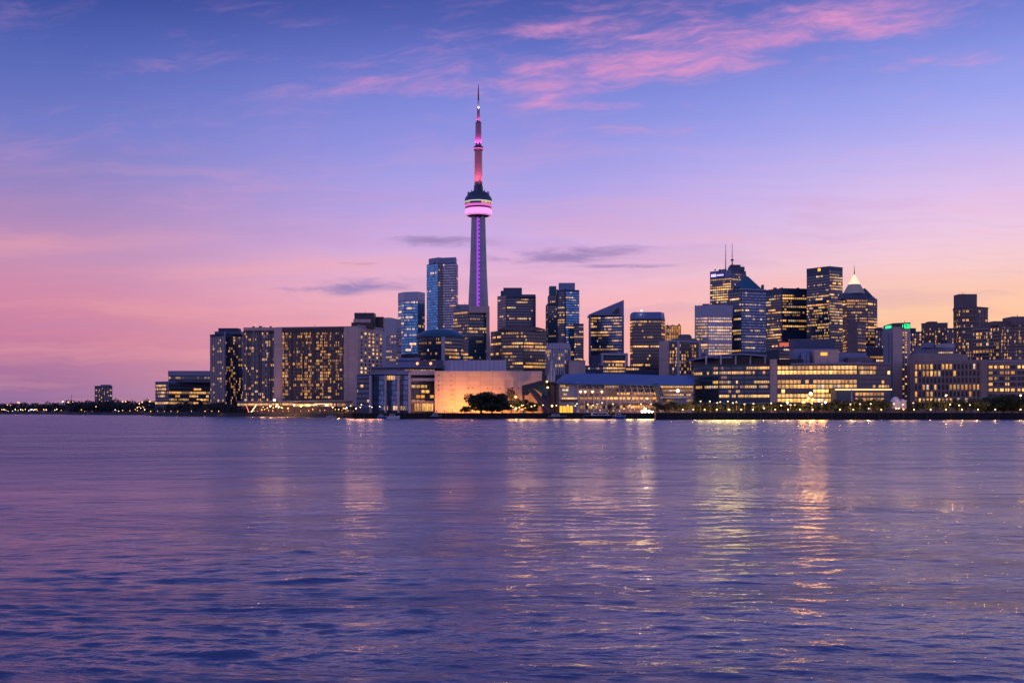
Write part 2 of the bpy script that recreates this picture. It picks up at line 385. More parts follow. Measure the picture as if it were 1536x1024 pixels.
GZ = 4.0
BL = []
class Bld:
    """a building from its front corners (photo column, distance), left to right"""
    def __init__(s, name, label, cat, front, ytop, wall, depth=30, group=None, backx=(0, 0), z0=GZ-.5, build=True, ztop=None):
        s.P = [(X(px, Y), Y) for px, Y in front]
        s.Y = min(Y for px, Y in front); s.zt = ztop if ztop else Z(ytop, s.Y)
        l, r = s.P[0], s.P[-1]
        # the flank that would show towards the middle of the view runs straight away from the viewer
        sh = (l[0]/l[1] if (l[0]+r[0]) > 0 else r[0]/r[1])*depth
        s.back = [(r[0]+sh+backx[1], r[1]+depth), (l[0]+sh+backx[0], l[1]+depth)]
        s.poly = s.P+s.back
        c = (sum(p[0] for p in s.poly)/len(s.poly), sum(p[1] for p in s.poly)/len(s.poly))
        s.root = thing(name, label, cat, (c[0], c[1], GZ), group)
        BL.append((s, label))
        if build: MB().prism(s.poly, z0, s.zt).build('wall', wall, s.root)
    def z(s, y): return Z(y, s.Y)
    def edge(s, e): return (s.P[e], s.P[e+1]) if e >= 0 else ((s.back[1], s.P[0]) if e == -1 else (s.P[-1], s.back[0]))
    def run(s, e, t0=0.0, t1=1.0, inset=.4):
        a, b = s.edge(e); d = Vector((b[0]-a[0], b[1]-a[1])); L = d.length; d /= L
        n = Vector((d.y, -d.x))
        return Vector(a)+d*(L*t0+inset), Vector(a)+d*(L*t1-inset), d, n, L*(t1-t0)-2*inset
    def panel(s, a, b, d, n, z0, z1, u0, u1, v0, v1, proud=.15):
        """a thin slab standing proud of the wall, panes counted in its UVs"""
        m = MB(); A = a+n*proud; B = b+n*proud; q = n*-.05
        m.face([(A.x, A.y, z0), (B.x, B.y, z0), (B.x, B.y, z1), (A.x, A.y, z1)], [(u0, v0), (u1, v0), (u1, v1), (u0, v1)])
        a2 = a+q; b2 = b+q
        m.face([(a2.x, a2.y, z0), (A.x, A.y, z0), (A.x, A.y, z1), (a2.x, a2.y, z1)])
        m.face([(B.x, B.y, z0), (b2.x, b2.y, z0), (b2.x, b2.y, z1), (B.x, B.y, z1)])
        m.face([(A.x, A.y, z1), (B.x, B.y, z1), (b2.x, b2.y, z1), (a2.x, a2.y, z1)])
        m.face([(a2.x, a2.y, z0), (b2.x, b2.y, z0), (B.x, B.y, z0), (A.x, A.y, z0)])
        return m
    def bands(s, e, ya, yb, fh, mat, lit=.35, band=.56, pane=1.5, bri=1.0, pale=.3, t0=0.0, t1=1.0, inset=.4, full=.25, name='window_band', fn=None):
        """ribbon windows, one part a storey"""
        a, b, d, n, L = s.run(e, t0, t1, inset); za, zb = s.z(ya), s.z(yb)
        N = max(1, int((za-zb)/fh)); np_ = max(1, round(L/(pane*rnd.uniform(.75, 1.9)))); me = None
        for k in range(N):
            zz = za-fh*(k+1)+fh*(1-band)*.5
            if me is None:
                m = s.panel(a, b, d, n, zz, zz+fh*band, 0, np_, .02, .98); o = m.build(name, mat, s.root); me, z00 = o, zz
            else:
                o = me.copy(); COL.objects.link(o); o.location = (0, 0, zz-z00)
            r = rnd.random()
            p = lit*(1.7+.3*rnd.random()) if r < full else lit*rnd.uniform(.08, .85)
            if fn: p = fn(k, N, p)
            o.color = (p, bri*rnd.uniform(.5, 1.3), min(1, max(0, pale+rnd.uniform(-.4, .4))), 1)
    def bays(s, e, ya, yb, n, fh, mat, lit=.25, fill=.62, panes=2, bri=1.0, pale=.2, t0=0.0, t1=1.0, inset=.6, name='window_bay', proud=.2):
        """stacks of windows between piers, one part a bay"""
        a, b, d, nn, L = s.run(e, t0, t1, inset); za, zb = s.z(ya), s.z(yb)
        w = L/n; N = max(1, round((za-zb)/fh)); me = None
        for k in range(n):
            p = a+d*(w*(k+.5-fill/2)); q = p+d*(w*fill)
            if me is None:
                o = s.panel(p, q, d, nn, zb, za, 0, panes, 0, N, proud).build(name, mat, s.root); me, p0 = o, p
            else:
                o = me.copy(); COL.objects.link(o); o.location = (p.x-p0.x, p.y-p0.y, 0)
            o.color = (lit*rnd.choice((.35, .8, 1.0, 1.25, 1.5)), bri*rnd.uniform(.8, 1.2), pale, 1)
    def windows(s, e, ya, yb, n, N, mat, litf, fw=.55, fhh=.6, bri=1.0, pale=.3, t0=0.0, t1=1.0, inset=.5, name='window'):
        """punched windows, each a part"""
        a, b, d, nn, L = s.run(e, t0, t1, inset); za, zb = s.z(ya), s.z(yb)
        w, h = L/n, (za-zb)/N; me = None
        for r in range(N):
            for k in range(n):
                p = a+d*(w*(k+.5-fw/2)); q = p+d*(w*fw); zz = za-h*(r+.5+fhh/2)
                if me is None:
                    o = s.panel(p, q, d, nn, zz, zz+h*fhh, .0, 1, .02, .98, .12).build(name, mat, s.root); me, p0, z0 = o, p, zz
                else:
                    o = me.copy(); COL.objects.link(o); o.location = (p.x-p0.x, p.y-p0.y, zz-z0)
                o.color = (2.0 if rnd.random() < litf(r, k) else -1.0, bri*rnd.uniform(.7, 1.3), pale, 1)
    def piers(s, e, ya, yb, n, mat, w=.8, out=.5, t0=0.0, t1=1.0, name='pier', ends=True):
        a, b, d, nn, L = s.run(e, t0, t1, 0); me = None
        for k in range(n+1):
            if not ends and k in (0, n): continue
            p = a+d*(L*k/n); A = p-d*(w/2); B = p+d*(w/2)
            if me is None:
                o = MB().prism([tuple(A+nn*out), tuple(B+nn*out), tuple(B-nn*.1), tuple(A-nn*.1)], s.z(yb), s.z(ya), bottom=True).build(name, mat, s.root); me, p0 = o, p
            else:
                o = me.copy(); COL.objects.link(o); o.location = (p.x-p0.x, p.y-p0.y, 0)
    def slabs(s, e, ya, yb, fh, mat, out=1.2, h=.35, t0=0.0, t1=1.0, inset=.6, name='balcony_slab'):
        a, b, d, nn, L = s.run(e, t0, t1, inset); za, zb = s.z(ya), s.z(yb); N = int((za-zb)/fh); me = None
        for k in range(N+1):
            zz = za-fh*k
            if me is None:
                o = MB().prism([tuple(a+nn*out), tuple(b+nn*out), tuple(b), tuple(a)], zz-h, zz, bottom=True).build(name, mat, s.root); me, z0 = o, zz
            else:
                o = me.copy(); COL.objects.link(o); o.location = (0, 0, zz-z0)
    def block(s, name, px0, px1, ya, yb, mat, dY=0.0, depth=12, Y=None, poly=None, parent=None):
        """a box whose front face fills the given photo columns and rows at distance s.Y+dY"""
        Yb = (Y or s.Y)+dY
        x0, x1 = X(px0, Yb), X(px1, Yb)
        return MB().box(x0, x1, Yb, Yb+depth, Z(yb, Yb), Z(ya, Yb)).build(name, mat, parent or s.root)
    def top_block(s, name, px0, px1, ya, mat, dY=6.0, depth=14, yb=None):
        """stands on the roof"""
        Yb = s.Y+dY
        return MB().box(X(px0, Yb), X(px1, Yb), Yb, Yb+depth, s.zt if yb is None else Z(yb, Yb), Z(ya, Yb)).build(name, mat, s.root)
    def parapet(s, h, mat, out=.25, below=0.0):
        m = MB(); c = Vector((sum(p[0] for p in s.poly)/len(s.poly), sum(p[1] for p in s.poly)/len(s.poly)))
        q = [tuple(Vector(p)+(Vector(p)-c).normalized()*out) for p in s.poly]
        return m.prism(q, s.zt-below, s.zt+h, bottom=True).build('parapet', mat, s.root)
    def mast(s, px, ytop, dY=8, r=.5, name='antenna', zb=None, mat='dark_metal'):
        Yb = s.Y+dY; x = X(px, Yb)
        return MB().tube([(x, Yb, (zb or s.zt)-.2), (x, Yb, Z(ytop, Yb))], [r, r*.35]).build(name, mat, s.root)
    def clutter(s, px0, px1, n, hmax=3.0, mat='slate', dY=3):
        for k in range(n):
            Yb = s.Y+dY+rnd.uniform(0, 5); x = X(rnd.uniform(px0, px1), Yb); w = rnd.uniform(1.5, 5)
            MB().box(x-w/2, x+w/2, Yb, Yb+3, s.zt-.05, s.zt+rnd.uniform(.8, hmax)).build('rooftop_unit', mat, s.root)

# ------------------------------------------------------------------ water, land, quay
def water():
    rows = []; y = 14.0
    while y < 900:
        rows.append(y); y += max(.065, min(y*y/(5*1115)*.7, y*.022))
    far = [1000, 1400, 2200, 4000, 9000, 20000, 45000]
    ys = np.array(rows); nc = 1240
    uu = np.linspace(-1.0, 1.0, nc)
    Xg = np.outer(ys+26, uu); Yg = np.repeat(ys[:, None], nc, 1); Zg = np.zeros_like(Xg)
    rg = np.random.RandomState(5); dyr = np.gradient(ys)[:, None]
    patch = np.zeros_like(Xg)
    for k in range(7):
        lam = rg.uniform(14, 60); a = rg.uniform(0, 6.28); patch += np.sin(6.283/lam*(Xg*math.cos(a)*.6+Yg*math.sin(a))+rg.uniform(0, 6.28))
    patch = 1+.22*patch
    wx = .5*np.sin(Xg*.21+1.3*np.sin(Yg*.13)); wy = .35*np.sin(Xg*.33+Yg*.11+1)
    N = 90
    for k in range(N):
        lam = .28*(2.6/.28)**rg.rand(); a = R(90)+rg.normal(0, .34)
        s = 0.095*math.sqrt(2.0/N)*(1.0 if lam < 1.3 else .6); kk = 6.283/lam
        fade = np.clip((lam/np.maximum(dyr, .01)-2.0)/2.5, 0, 1)
        ph = kk*((Xg+wx)*math.cos(a)+(Yg+wy)*math.sin(a))+rg.uniform(0, 6.28)
        w = np.sin(ph); Zg += s/kk*fade*patch*(w+.25*w*w)
    Zg *= np.clip((900-Yg)/300, 0, 1)
    vs = np.stack([Xg, Yg, Zg], -1).reshape(-1, 3).tolist(); nr = len(ys); fs = []
    idx = np.arange(nr*nc).reshape(nr, nc)
    q = np.stack([idx[:-1, :-1], idx[:-1, 1:], idx[1:, 1:], idx[1:, :-1]], -1).reshape(-1, 4)
    fs = q.tolist()
    prev = idx[-1]
    for yf in far:
        i = len(vs); cols = uu*(yf+26)*(1.0 if yf < 2000 else 2.0)
        vs += [(float(c), float(yf), 0.0) for c in cols]
        for k in range(nc-1): fs.append((int(prev[k]), int(prev[k+1]), i+k+1, i+k))
        prev = np.arange(i, i+nc)
    # calm skirts beyond the frame and behind the viewer
    i = len(vs)
    for side in (-1, 1):
        i = len(vs); st = list(range(0, nr, 12))+[nr-1]
        for r in st:
            e = 1.0*(ys[r]+26)
            vs += [(side*(e-1.5), float(ys[r]), -.03), (side*(ys[r]*3+300), float(ys[r]), -.03)]
        for k in range(len(st)-1):
            f = (i+2*k, i+2*k+1, i+2*k+3, i+2*k+2); fs.append(f if side > 0 else f[::-1])
    me = bpy.data.meshes.new('water'); me.from_pydata(vs, [], fs)
    me.polygons.foreach_set('use_smooth', [True]*len(me.polygons)); me.materials.append(MATS['water']); me.update()
    o = bpy.data.objects.new('water', me); COL.objects.link(o); tag(o, kind='structure')
    m = MB().face([(-4000, -3000, -.05), (4000, -3000, -.05), (4000, 14, -.05), (-4000, 14, -.05)])
    tag(m.build('near_water', 'water'), kind='structure')
water()
SHORE = [(-900, 2300), (-300, 2250), (0, 2090), (60, 2000), (110, 1800), (135, 1640), (215, 1560), (225, 1250), (300, 1150), (370, 1085), (440, 1020), (505, 930), (506, 850), (530, 840), (531, 762), (760, 760), (983, 752), (984, 676), (1536, 664), (1900, 655), (2600, 650)]
pts = [(X(px, Y), Y) for px, Y in SHORE]
m = MB()
land = pts+[(30000, 700), (30000, 40000), (-30000, 40000), (-30000, 2600)]
low = lambda p: 2.2 if p[1] > 1600 else (3.4 if p[1] > 900 else GZ)
m.prism([(p[0], p[1], -1.5) for p in land], 0, 0, top=[(p[0]*(1.0), p[1]+(5 if p[1] < 3000 else 0), low(p)) for p in land])
tag(m.build('ground', 'earth'), kind='structure')
def quay(name, a, b, label, top, thick=2.2):
    (xa, ya), (xb, yb) = a, b
    d = Vector((xb-xa, yb-ya)).normalized(); n = Vector((d.y, -d.x))
    A, B = Vector(a), Vector(b)
    r = thing(name, label, 'wall', ((xa+xb)/2, (ya+yb)/2, 0))
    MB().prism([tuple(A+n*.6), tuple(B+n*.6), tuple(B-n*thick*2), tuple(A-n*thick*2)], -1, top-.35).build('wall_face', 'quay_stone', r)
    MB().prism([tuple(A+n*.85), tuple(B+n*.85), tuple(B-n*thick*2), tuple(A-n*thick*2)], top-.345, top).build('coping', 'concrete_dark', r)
    L = (B-A).length; k = 0
    fm = None
    while k*14+7 < L and k < 60:
        p = A+d*(k*14+7)
        if fm is None:
            fm = MB().prism([tuple(p-d*.25+n*1.0), tuple(p+d*.25+n*1.0), tuple(p+d*.25+n*.55), tuple(p-d*.25+n*.55)], -.6, top-.4).build('fender_pile', 'bark', r); p0 = p
        else:
            o = fm.copy(); COL.objects.link(o); o.location = (p.x-p0.x, p.y-p0.y, 0)
        k += 1
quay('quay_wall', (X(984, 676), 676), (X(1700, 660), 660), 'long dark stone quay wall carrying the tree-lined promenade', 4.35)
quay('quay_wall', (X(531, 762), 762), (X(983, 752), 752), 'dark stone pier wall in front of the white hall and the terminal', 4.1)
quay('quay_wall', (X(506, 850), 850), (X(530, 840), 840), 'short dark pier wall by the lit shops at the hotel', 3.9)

# ------------------------------------------------------------------ the town, from the left
b = Bld('apartment_tower', 'small far apartment block standing alone above the wood on the far shore', 'tower', [(142, 2110), (168.5, 2100)], 579, 'concrete_navy', 30)
b.bays(0, 581, 606, 6, 3.6, 'glass_bay', lit=.2, panes=2, bri=1.3); b.top_block('mechanical_penthouse', 151, 163, 576.8, 'concrete_navy'); b.parapet(1.0, 'concrete_grey')

b = Bld('office_block', 'low stepped office block with yellow-lit floors left of the apartment towers', 'building', [(233, 1480), (253, 1465), (318, 1500)], 573, 'slate', 50)
b.bands(0, 575.5, 608, 4.6, 'glass_brown', lit=.85, bri=1.9, pale=.5); b.bands(1, 575.5, 608, 4.6, 'glass_brown', lit=.85, bri=1.9, pale=.5); b.parapet(1.2, 'concrete_grey')
o = b.top_block('upper_storeys', 252.5, 318, 563, 'slate', dY=5, depth=30); o2 = MB().box(X(252, 1484), X(319, 1484), 1484, 1520, Z(563, 1484), Z(556, 1484)).build('roof_band', 'concrete_grey', b.root)
s_ = Bld.__new__(Bld); s_.P = [(X(252.5, 1470), 1470), (X(318, 1470), 1470)]; s_.back = [(0, 0), (0, 0)]; s_.Y = 1470; s_.root = b.root; s_.bands(0, 564, 572.5, 4.6, 'glass_brown', lit=.35, bri=1.4, pale=.6)
b.clutter(270, 310, 3, 2.2)

# three joined apartment slabs and the hotel
b = Bld('apartment_tower', 'dark blue faceted apartment tower, the leftmost of the tall waterfront slabs', 'tower', [(315, 1215), (337, 1195), (365.5, 1210)], 501, 'concrete_navy', 30)
b.bays(0, 504, 607, 6, 2.95, 'glass_bay', lit=.16, panes=2, fill=.78); b.bays(1, 504, 607, 7, 2.95, 'glass_bay', lit=.26, panes=2, fill=.74)
b.piers(1, 497, 610, 1, 'concrete_grey', w=1.6, out=.8); b.top_block('mechanical_penthouse', 327.5, 357, 492, 'concrete_navy', dY=7); b.top_block('penthouse_step', 322, 362, 497, 'slate', dY=5); b.parapet(.8, 'concrete_navy')
b = Bld('apartment_tower', 'dark apartment slab with a pale roof band and balcony lines, between blue tower and hotel', 'tower', [(365.5, 1168), (414.5, 1156)], 491, 'hotel_wall', 26)
b.bays(0, 498, 602, 9, 2.95, 'glass_bay', lit=.24, panes=2, fill=.8, bri=1.1, pale=0); b.slabs(0, 499.5, 602, 5.9, 'concrete_navy', out=.7, h=.3)
b.block('roof_band', 365.2, 414.7, 491, 495.5, 'concrete_beige', dY=-17, depth=1.2); b.piers(0, 495, 604, 3, 'concrete_grey', w=.9, out=1.0); b.piers(0, 495, 604, 6, 'hotel_wall', w=.5, out=.8, ends=False)
b = Bld('hotel', 'broad hotel slab with hundreds of amber windows and a blank pale end wall', 'hotel', [(414.5, 1090), (523.5, 1078), (536.5, 1072), (574.5, 1116)], 490, 'hotel_wall', 40, backx=(10, -20))
b.bays(0, 497, 598, 17, 2.95, 'glass_bay_brown', lit=.42, panes=4, fill=.82, bri=1.15, pale=.0, t0=.055, t1=.985); b.slabs(0, 497, 598, 2.95*3, 'concrete_navy', out=.5, h=.25, t0=.055)
b.piers(0, 489, 606, 1, 'concrete_beige', w=8.2, out=1.0, t0=.03, t1=.99, name='end_pier'); b.piers(0, 496, 600, 6, 'hotel_wall', w=.7, out=.75, t0=.055, ends=False)
a_, b_, d_, n_, L_ = b.run(1, 0, 1, -.2); b.panel(a_, b_, d_, n_, Z(609, 1072), Z(489.5, 1072), 0, 1, 0, 1, .3).build('end_wall', 'concrete_beige', b.root)
a_, b_, d_, n_, L_ = b.run(2, 0, 1, -.2); b.panel(a_, b_, d_, n_, Z(609, 1072), Z(487, 1072), 0, 1, 0, 1, .03).build('side_wall', 'concrete_beige', b.root)
b.windows(2, 496, 590, 6, 16, 'window_glass', lambda r, k: .55 if (r < 4 or (r in (4, 5, 6) and k > 2)) else .3, fw=.42, fhh=.5, bri=1.6, pale=.7, t0=.06)
b.top_block('mechanical_penthouse', 531.5, 561, 469, 'dark_metal', dY=22, depth=16); b.top_block('roof_house', 560, 575, 475, 'dark_metal', dY=45, depth=12); b.top_block('roof_step', 527, 558, 483.5, 'hotel_wall', dY=14, depth=18); b.top_block('roof_terrace', 530, 556, 478.5, 'concrete_beige', dY=20, depth=16)
b.parapet(1.0, 'concrete_grey'); b.mast(548, 466, dY=25, r=.4)
b = Bld('shop_pavilion', 'low restaurant row with lit strips at the foot of the hotel', 'building', [(356, 1120), (440, 1062), (529, 985)], 601, 'hotel_wall', 30)
b.bands(0, 602, 609, 3.8, 'glass_brown', lit=.6, bri=1.9, pale=.3, full=1); b.bands(1, 603, 612, 4.6, 'glass_brown', lit=.35, bri=1.9, pale=.2, full=1); b.parapet(.9, 'concrete_grey', out=.8)
b.block('awning', 452, 476, 606.5, 607.5, 'eave_light', dY=30, depth=2, Y=1000); b.block('awning', 472, 498, 605, 606, 'eave_light', dY=0, depth=2, Y=990)

# behind the hotel
b = Bld('condominium', 'pale lavender tower with a curved top and dark striped windows behind the hotel', 'tower', [(573, 1300), (594, 1285), (602, 1300)], 478, 'concrete_light', 26)
b.bands(0, 502, 548, 3.4, 'glass_navy', lit=.12, band=.55, t0=.28); b.bands(1, 490, 548, 3.4, 'glass_pale', lit=.1, band=.4)
m = MB(); pr = [(X(573+21*k/8, 1296), Z(478-2.6*math.sin(math.pi*(k+1)/9.5), 1290)) for k in range(9)]
for yy_ in (0,):
    f_ = [(x, 1296, z) for x, z in pr]; g_ = [(x, 1312, z) for x, z in pr]
    i = 0
    for k in range(8): m.face([f_[k], f_[k+1], g_[k+1], g_[k]])
    m.face([(f_[0][0], 1296, b.zt-.1)]+[(f_[-1][0], 1296, b.zt-.1)]+f_[::-1]); m.face([(g_[-1][0], 1312, b.zt-.1), (g_[0][0], 1312, b.zt-.1)]+g_)
m.build('curved_crown', 'concrete_light', b.root)
b = Bld('office_tower', 'blue glass office tower with a pale blank crown and bright lit floors', 'tower', [(597, 1520), (606, 1505), (627, 1500), (637.5, 1515)], 438, 'mullion_navy', 34)
for e in (0, 1, 2): b.bands(e, 451, 532, 4.0, 'glass_blue', lit=.27, band=.72, bri=1.35, pale=.75, pane=2.2, full=.45)
m = MB(); c_ = [tuple(Vector(p)) for p in b.poly]; q_ = [(p[0], p[1]-.5) for p in b.P]+b.back
m.prism(q_, b.z(450.5), b.zt+.6).build('crown_panel', 'mullion_pale', b.root); b.clutter(605, 630, 3, 2, dY=8)
b = Bld('condominium', 'tallest glass tower left of the spire, with blue and silver faces', 'tower', [(640, 1720), (657, 1700), (664, 1704), (684.5, 1698), (687, 1725)], 394, 'mullion_navy', 36)
b.bands(0, 395, 500, 3.9, 'glass_blue', lit=.06, band=.78, pane=2, bri=1.1); b.bands(1, 395, 500, 3.9, 'glass_navy', lit=.16, band=.7, bri=1.3, pane=3); b.bands(2, 395, 500, 3.9, 'glass_pale', lit=.12, band=.62, pane=1.8, bri=1.0); b.bands(3, 395, 500, 3.9, 'glass_brown', lit=.14, band=.7, pane=2)
m = MB(); p3 = [(X(643, 1716), 1716), (X(657.3, 1700), 1700), (X(664, 1704), 1704), (X(684, 1698), 1698)]+[(X(684, 1698), 1726), (X(643, 1716), 1736)]
m.prism(p3, b.zt-.1, Z(386, 1700)).build('crown_panel', 'steel_blue', b.root)
b.clutter(648, 680, 3, 3, dY=6)
b = Bld('domed_hall', 'dark glass hall under a low teal dome in front of the glass towers', 'building', [(627, 1190), (662, 1175), (667, 1174), (695, 1190)], 505, 'dark_metal', 46)
b.bands(0, 505.5, 545, 3.8, 'glass_navy', lit=.22, bri=1.2, pane=1.6); b.bands(2, 505.5, 545, 3.8, 'glass_teal', lit=.3, bri=1.2)
b.block('pier', 662, 667.3, 505, 548, 'concrete_light', dY=-3, depth=3)
cx_, cy_ = X(660.5, 1200), 1206; rx_ = X(696, 1195)-cx_
m = MB(); prof = [(rx_*1.0, Z(505, 1190)), (rx_*1.03, Z(503.4, 1190)), (rx_*.98, Z(501.5, 1190)), (rx_*.84, Z(497.5, 1190)), (rx_*.62, Z(494, 1190)), (rx_*.36, Z(492.2, 1190)), (.5, Z(491.6, 1190))]
m.lathe(prof, (cx_, cy_), 40); m.build('dome_roof', 'teal_panel', b.root, True)
MB().lathe([(rx_*1.01, Z(506.3, 1190)), (rx_*1.04, Z(505.2, 1190)), (rx_*1.04, Z(504.6, 1190))], (cx_, cy_), 40).build('eave_ring', 'steel_blue', b.root)
b = Bld('office_tower', 'teal glass office tower with a beige cap standing before the foot of the spire', 'tower', [(680, 1370), (703, 1350), (730, 1356), (734, 1352)], 459.5, 'mullion_teal', 40)
b.bands(0, 466, 546, 3.9, 'glass_brown', lit=.5, bri=.95, pale=.1, pane=2, full=.4); b.bands(1, 471, 548, 3.9, 'glass_teal', lit=.36, bri=1.1, pale=.5)
b.block('cap_panel', 703, 734, 459, 469, 'concrete_beige', dY=-1.5, depth=8); b.block('end_pier', 729.5, 734.2, 468.8, 560, 'concrete_beige', dY=-1, depth=6); b.top_block('mechanical_penthouse', 684, 703, 456.5, 'concrete_grey', dY=10)
a_, b_, d_, n_, L_ = b.run(0, 0, 1, .2); b.panel(a_, b_, d_, n_, Z(465.6, 1350), Z(459.6, 1350), 0, 1, 0, 1, .4).build('cap_band', 'concrete_grey', b.root); b.mast(697, 453, dY=14, r=.3)

# right of the spire
b = Bld('office_tower', 'dark navy glass tower standing behind the brown office block right of the spire', 'tower', [(746, 1530), (760, 1508), (803, 1512)], 442, 'mullion_navy', 40)
b.bands(0, 443, 494, 3.7, 'glass_navy', lit=.14, bri=1.1); b.bands(1, 447, 492, 3.7, 'glass_navy', lit=.22, bri=1.3, pale=.6)
b.top_block('mechanical_penthouse', 755, 783, 431.5, 'slate', dY=12); b.top_block('penthouse_step', 751, 758, 436, 'slate', dY=14); b.block('roof_band', 759, 803.3, 441.5, 445.5, 'slate', dY=-1, depth=6); b.clutter(784, 801, 3, 2.5, dY=8); b.piers(1, 443, 494, 1, 'concrete_navy', w=1.2, out=.7)
b = Bld('office_block', 'wide brown office block with a curved top and rows of amber windows', 'building', [(736, 1275), (752, 1255), (785, 1248), (820, 1262)], 495, 'mullion_brown', 50)
for e, l in ((0, .35), (1, .42), (2, .45)): b.bands(e, 497, 558, 3.75, 'glass_brown', lit=l, bri=1.25, pale=.35, pane=1.7, full=.4)
m = MB(); tp = [(X(p, 1251), 1251, Z(y, 1251)) for p, y in ((748, 494.4), (752, 491.5), (760, 489.3), (772, 488.2), (790, 488.6), (806, 490.6), (818, 493.6))]
bt = [(p[0], p[1]+1, b.zt-.2) for p in tp]
m.face(bt[:1]+[bt[-1]]+tp[::-1]); bk = [(p[0], p[1]+30, p[2]) for p in tp]
for k in range(len(tp)-1): m.face([tp[k], tp[k+1], bk[k+1], bk[k]])
m.build('curved_crown', 'concrete_brown', b.root)
b = Bld('condominium', 'cluster-topped navy glass condominium with two stepped blades', 'tower', [(818.5, 1440), (822, 1425), (836, 1418)], 456, 'mullion_navy', 36)
b.bands(0, 458, 520, 3.1, 'glass_teal', lit=.3, bri=1.1); b.bands(1, 458, 520, 3.1, 'glass_teal', lit=.22, bri=1.2)
w_ = MB().prism([(X(822, 1424), 1424), (X(835, 1416), 1416), (X(835, 1430), 1446), (X(822, 1430), 1446)], b.zt-.2, Z(443, 1420)).build('upper_storeys', 'mullion_navy', b.root); MB().box(X(824, 1428), X(834.5, 1428), 1428, 1450, Z(443, 1420)-.1, Z(428, 1420)).build('crown_blade', 'teal_panel', b.root)
s_.P = [(X(822, 1423), 1423), (X(835, 1415.5), 1415.5)]; s_.Y = 1420; s_.root = b.root; s_.bands(0, 443.5, 455, 3.1, 'glass_teal', lit=.25, bri=1.2)
b = Bld('condominium', 'navy glass condominium with a pale square cap joined to the stepped blades', 'tower', [(836, 1400), (848, 1395), (869, 1398)], 434.5, 'mullion_navy', 36)
b.bands(0, 437, 520, 3.1, 'glass_navy', lit=.5, bri=1.2, pale=.5, pane=2.2, full=.4); b.bands(1, 437, 545, 3.1, 'glass_blue', lit=.2, bri=1.2, pale=.4, pane=2.4)
b.top_block('mechanical_penthouse', 838.5, 862.5, 424.2, 'steel_blue', dY=6); b.piers(0, 433, 522, 1, 'concrete_navy', w=1.6, out=1.0)
b = Bld('condominium', 'lower navy shoulder block stuck to the right of the capped condominium', 'tower', [(861, 1380), (875.5, 1384)], 486, 'mullion_navy', 34)
b.bands(0, 488, 542, 3.1, 'glass_navy', lit=.33, bri=1.2, pale=.4); b.parapet(.8, 'mullion_navy')
b = Bld('ribbed_block', 'short tower with white vertical ribs in front of the navy condominium', 'building', [(819.5, 1065), (827, 1050), (846, 1050), (855, 1062)], 523, 'mullion_navy', 26)
for e in (0, 1, 2): b.bands(e, 524, 560, 3.4, 'glass_navy', lit=.3, band=.8, pane=2.2, bri=1.1, pale=.5)
for e, n in ((0, 4), (1, 7), (2, 4)): b.piers(e, 517 if e == 1 else 519, 562, n, 'white_frame', w=.7, out=.8, name='rib_pier')
q_ = [(p[0], p[1]-.9) for p in b.P]+b.back; MB().prism(q_, b.z(523), b.z(514.5)).build('crown_panel', 'ribbed_metal', b.root)
b = Bld('service_block', 'blank beige block beside the ribbed tower above the blue terminal roof', 'building', [(853, 1045), (869, 1040), (878, 1050)], 541, 'concrete_beige', 26); b.parapet(.7, 'concrete_grey')
b = Bld('office_tower', 'office tower with a sloping wedge top rising to a point', 'tower', [(883.5, 1465), (935.5, 1452)], 473, 'mullion_navy', 40)
b.bands(0, 474, 533, 3.75, 'glass_steel', lit=.5, bri=1.3, pale=.5, pane=2, full=.4, t0=.04, t1=.96)
x0_, x1_ = X(883.5, 1452), X(935.5, 1452)
m = MB().prism([(x0_, 1451, b.zt-.1), (x1_, 1449, b.zt-.1), (x1_, 1490, b.zt-.1), (x0_, 1490, b.zt-.1)], 0, 0, top=[(x0_, 1451, Z(471.5, 1452)), (x1_, 1449, Z(450, 1452)), (x1_, 1490, Z(450, 1452)), (x0_, 1490, Z(471.5, 1452))])
m.build('wedge_crown', 'steel_blue', b.root)
m = MB(); m.face([(X(918, 1448), 1448, Z(470, 1448)), (X(929, 1448), 1448, Z(470, 1448)), (X(929, 1448), 1448, Z(461.5, 1448)), (X(926, 1448), 1448, Z(461.8, 1448))]); m.build('crown_opening', 'dark_metal', b.root)
b.block('end_pier', 932.5, 936, 471.8, 535, 'steel_blue', dY=-2, depth=2); b.block('end_pier', 883, 886.5, 471.8, 545, 'steel_blue', dY=-1, depth=2)
b = Bld('office_block', 'small pale framed block at the foot of the wedge-topped tower', 'building', [(884, 1260), (903, 1246), (941, 1246)], 532, 'slate', 26)
b.bands(1, 540, 560, 3.6, 'glass_brown', lit=.6, bri=1.3, full=.7, t0=.02, t1=.98); b.bands(0, 546, 560, 3.6, 'glass_brown', lit=.4, bri=1.2)
b.block('roof_frame', 902, 942, 529.5, 532.5, 'concrete_light', dY=-3, depth=20); b.block('end_pier', 902, 905, 532.6, 560, 'concrete_light', dY=-2, depth=4); b.block('end_pier', 938, 942, 532.6, 560, 'concrete_light', dY=-2, depth=4); b.block('roof_screen', 908, 934, 534, 539, 'slate', dY=-.7, depth=2)
b = Bld('office_tower', 'square office tower with a tapered blue crown panel and amber floors', 'tower', [(945, 1365), (949, 1352), (992, 1350), (997.5, 1362)], 478.5, 'mullion_brown', 40)
for e in (0, 1, 2): b.bands(e, 480, 561, 3.75, 'glass_brown', lit=.46, bri=1.25, pale=.4, pane=1.8, full=.35)
m = MB(); lo = [(X(945, 1364), 1364), (X(949, 1350), 1350), (X(992, 1348), 1348), (X(997.5, 1361), 1361)]+b.back; hi = [(X(946.5, 1370), 1370), (X(950, 1354), 1354), (X(991, 1352), 1352), (X(996, 1366), 1366)]+[(p[0]*.998, p[1]-3) for p in b.back]
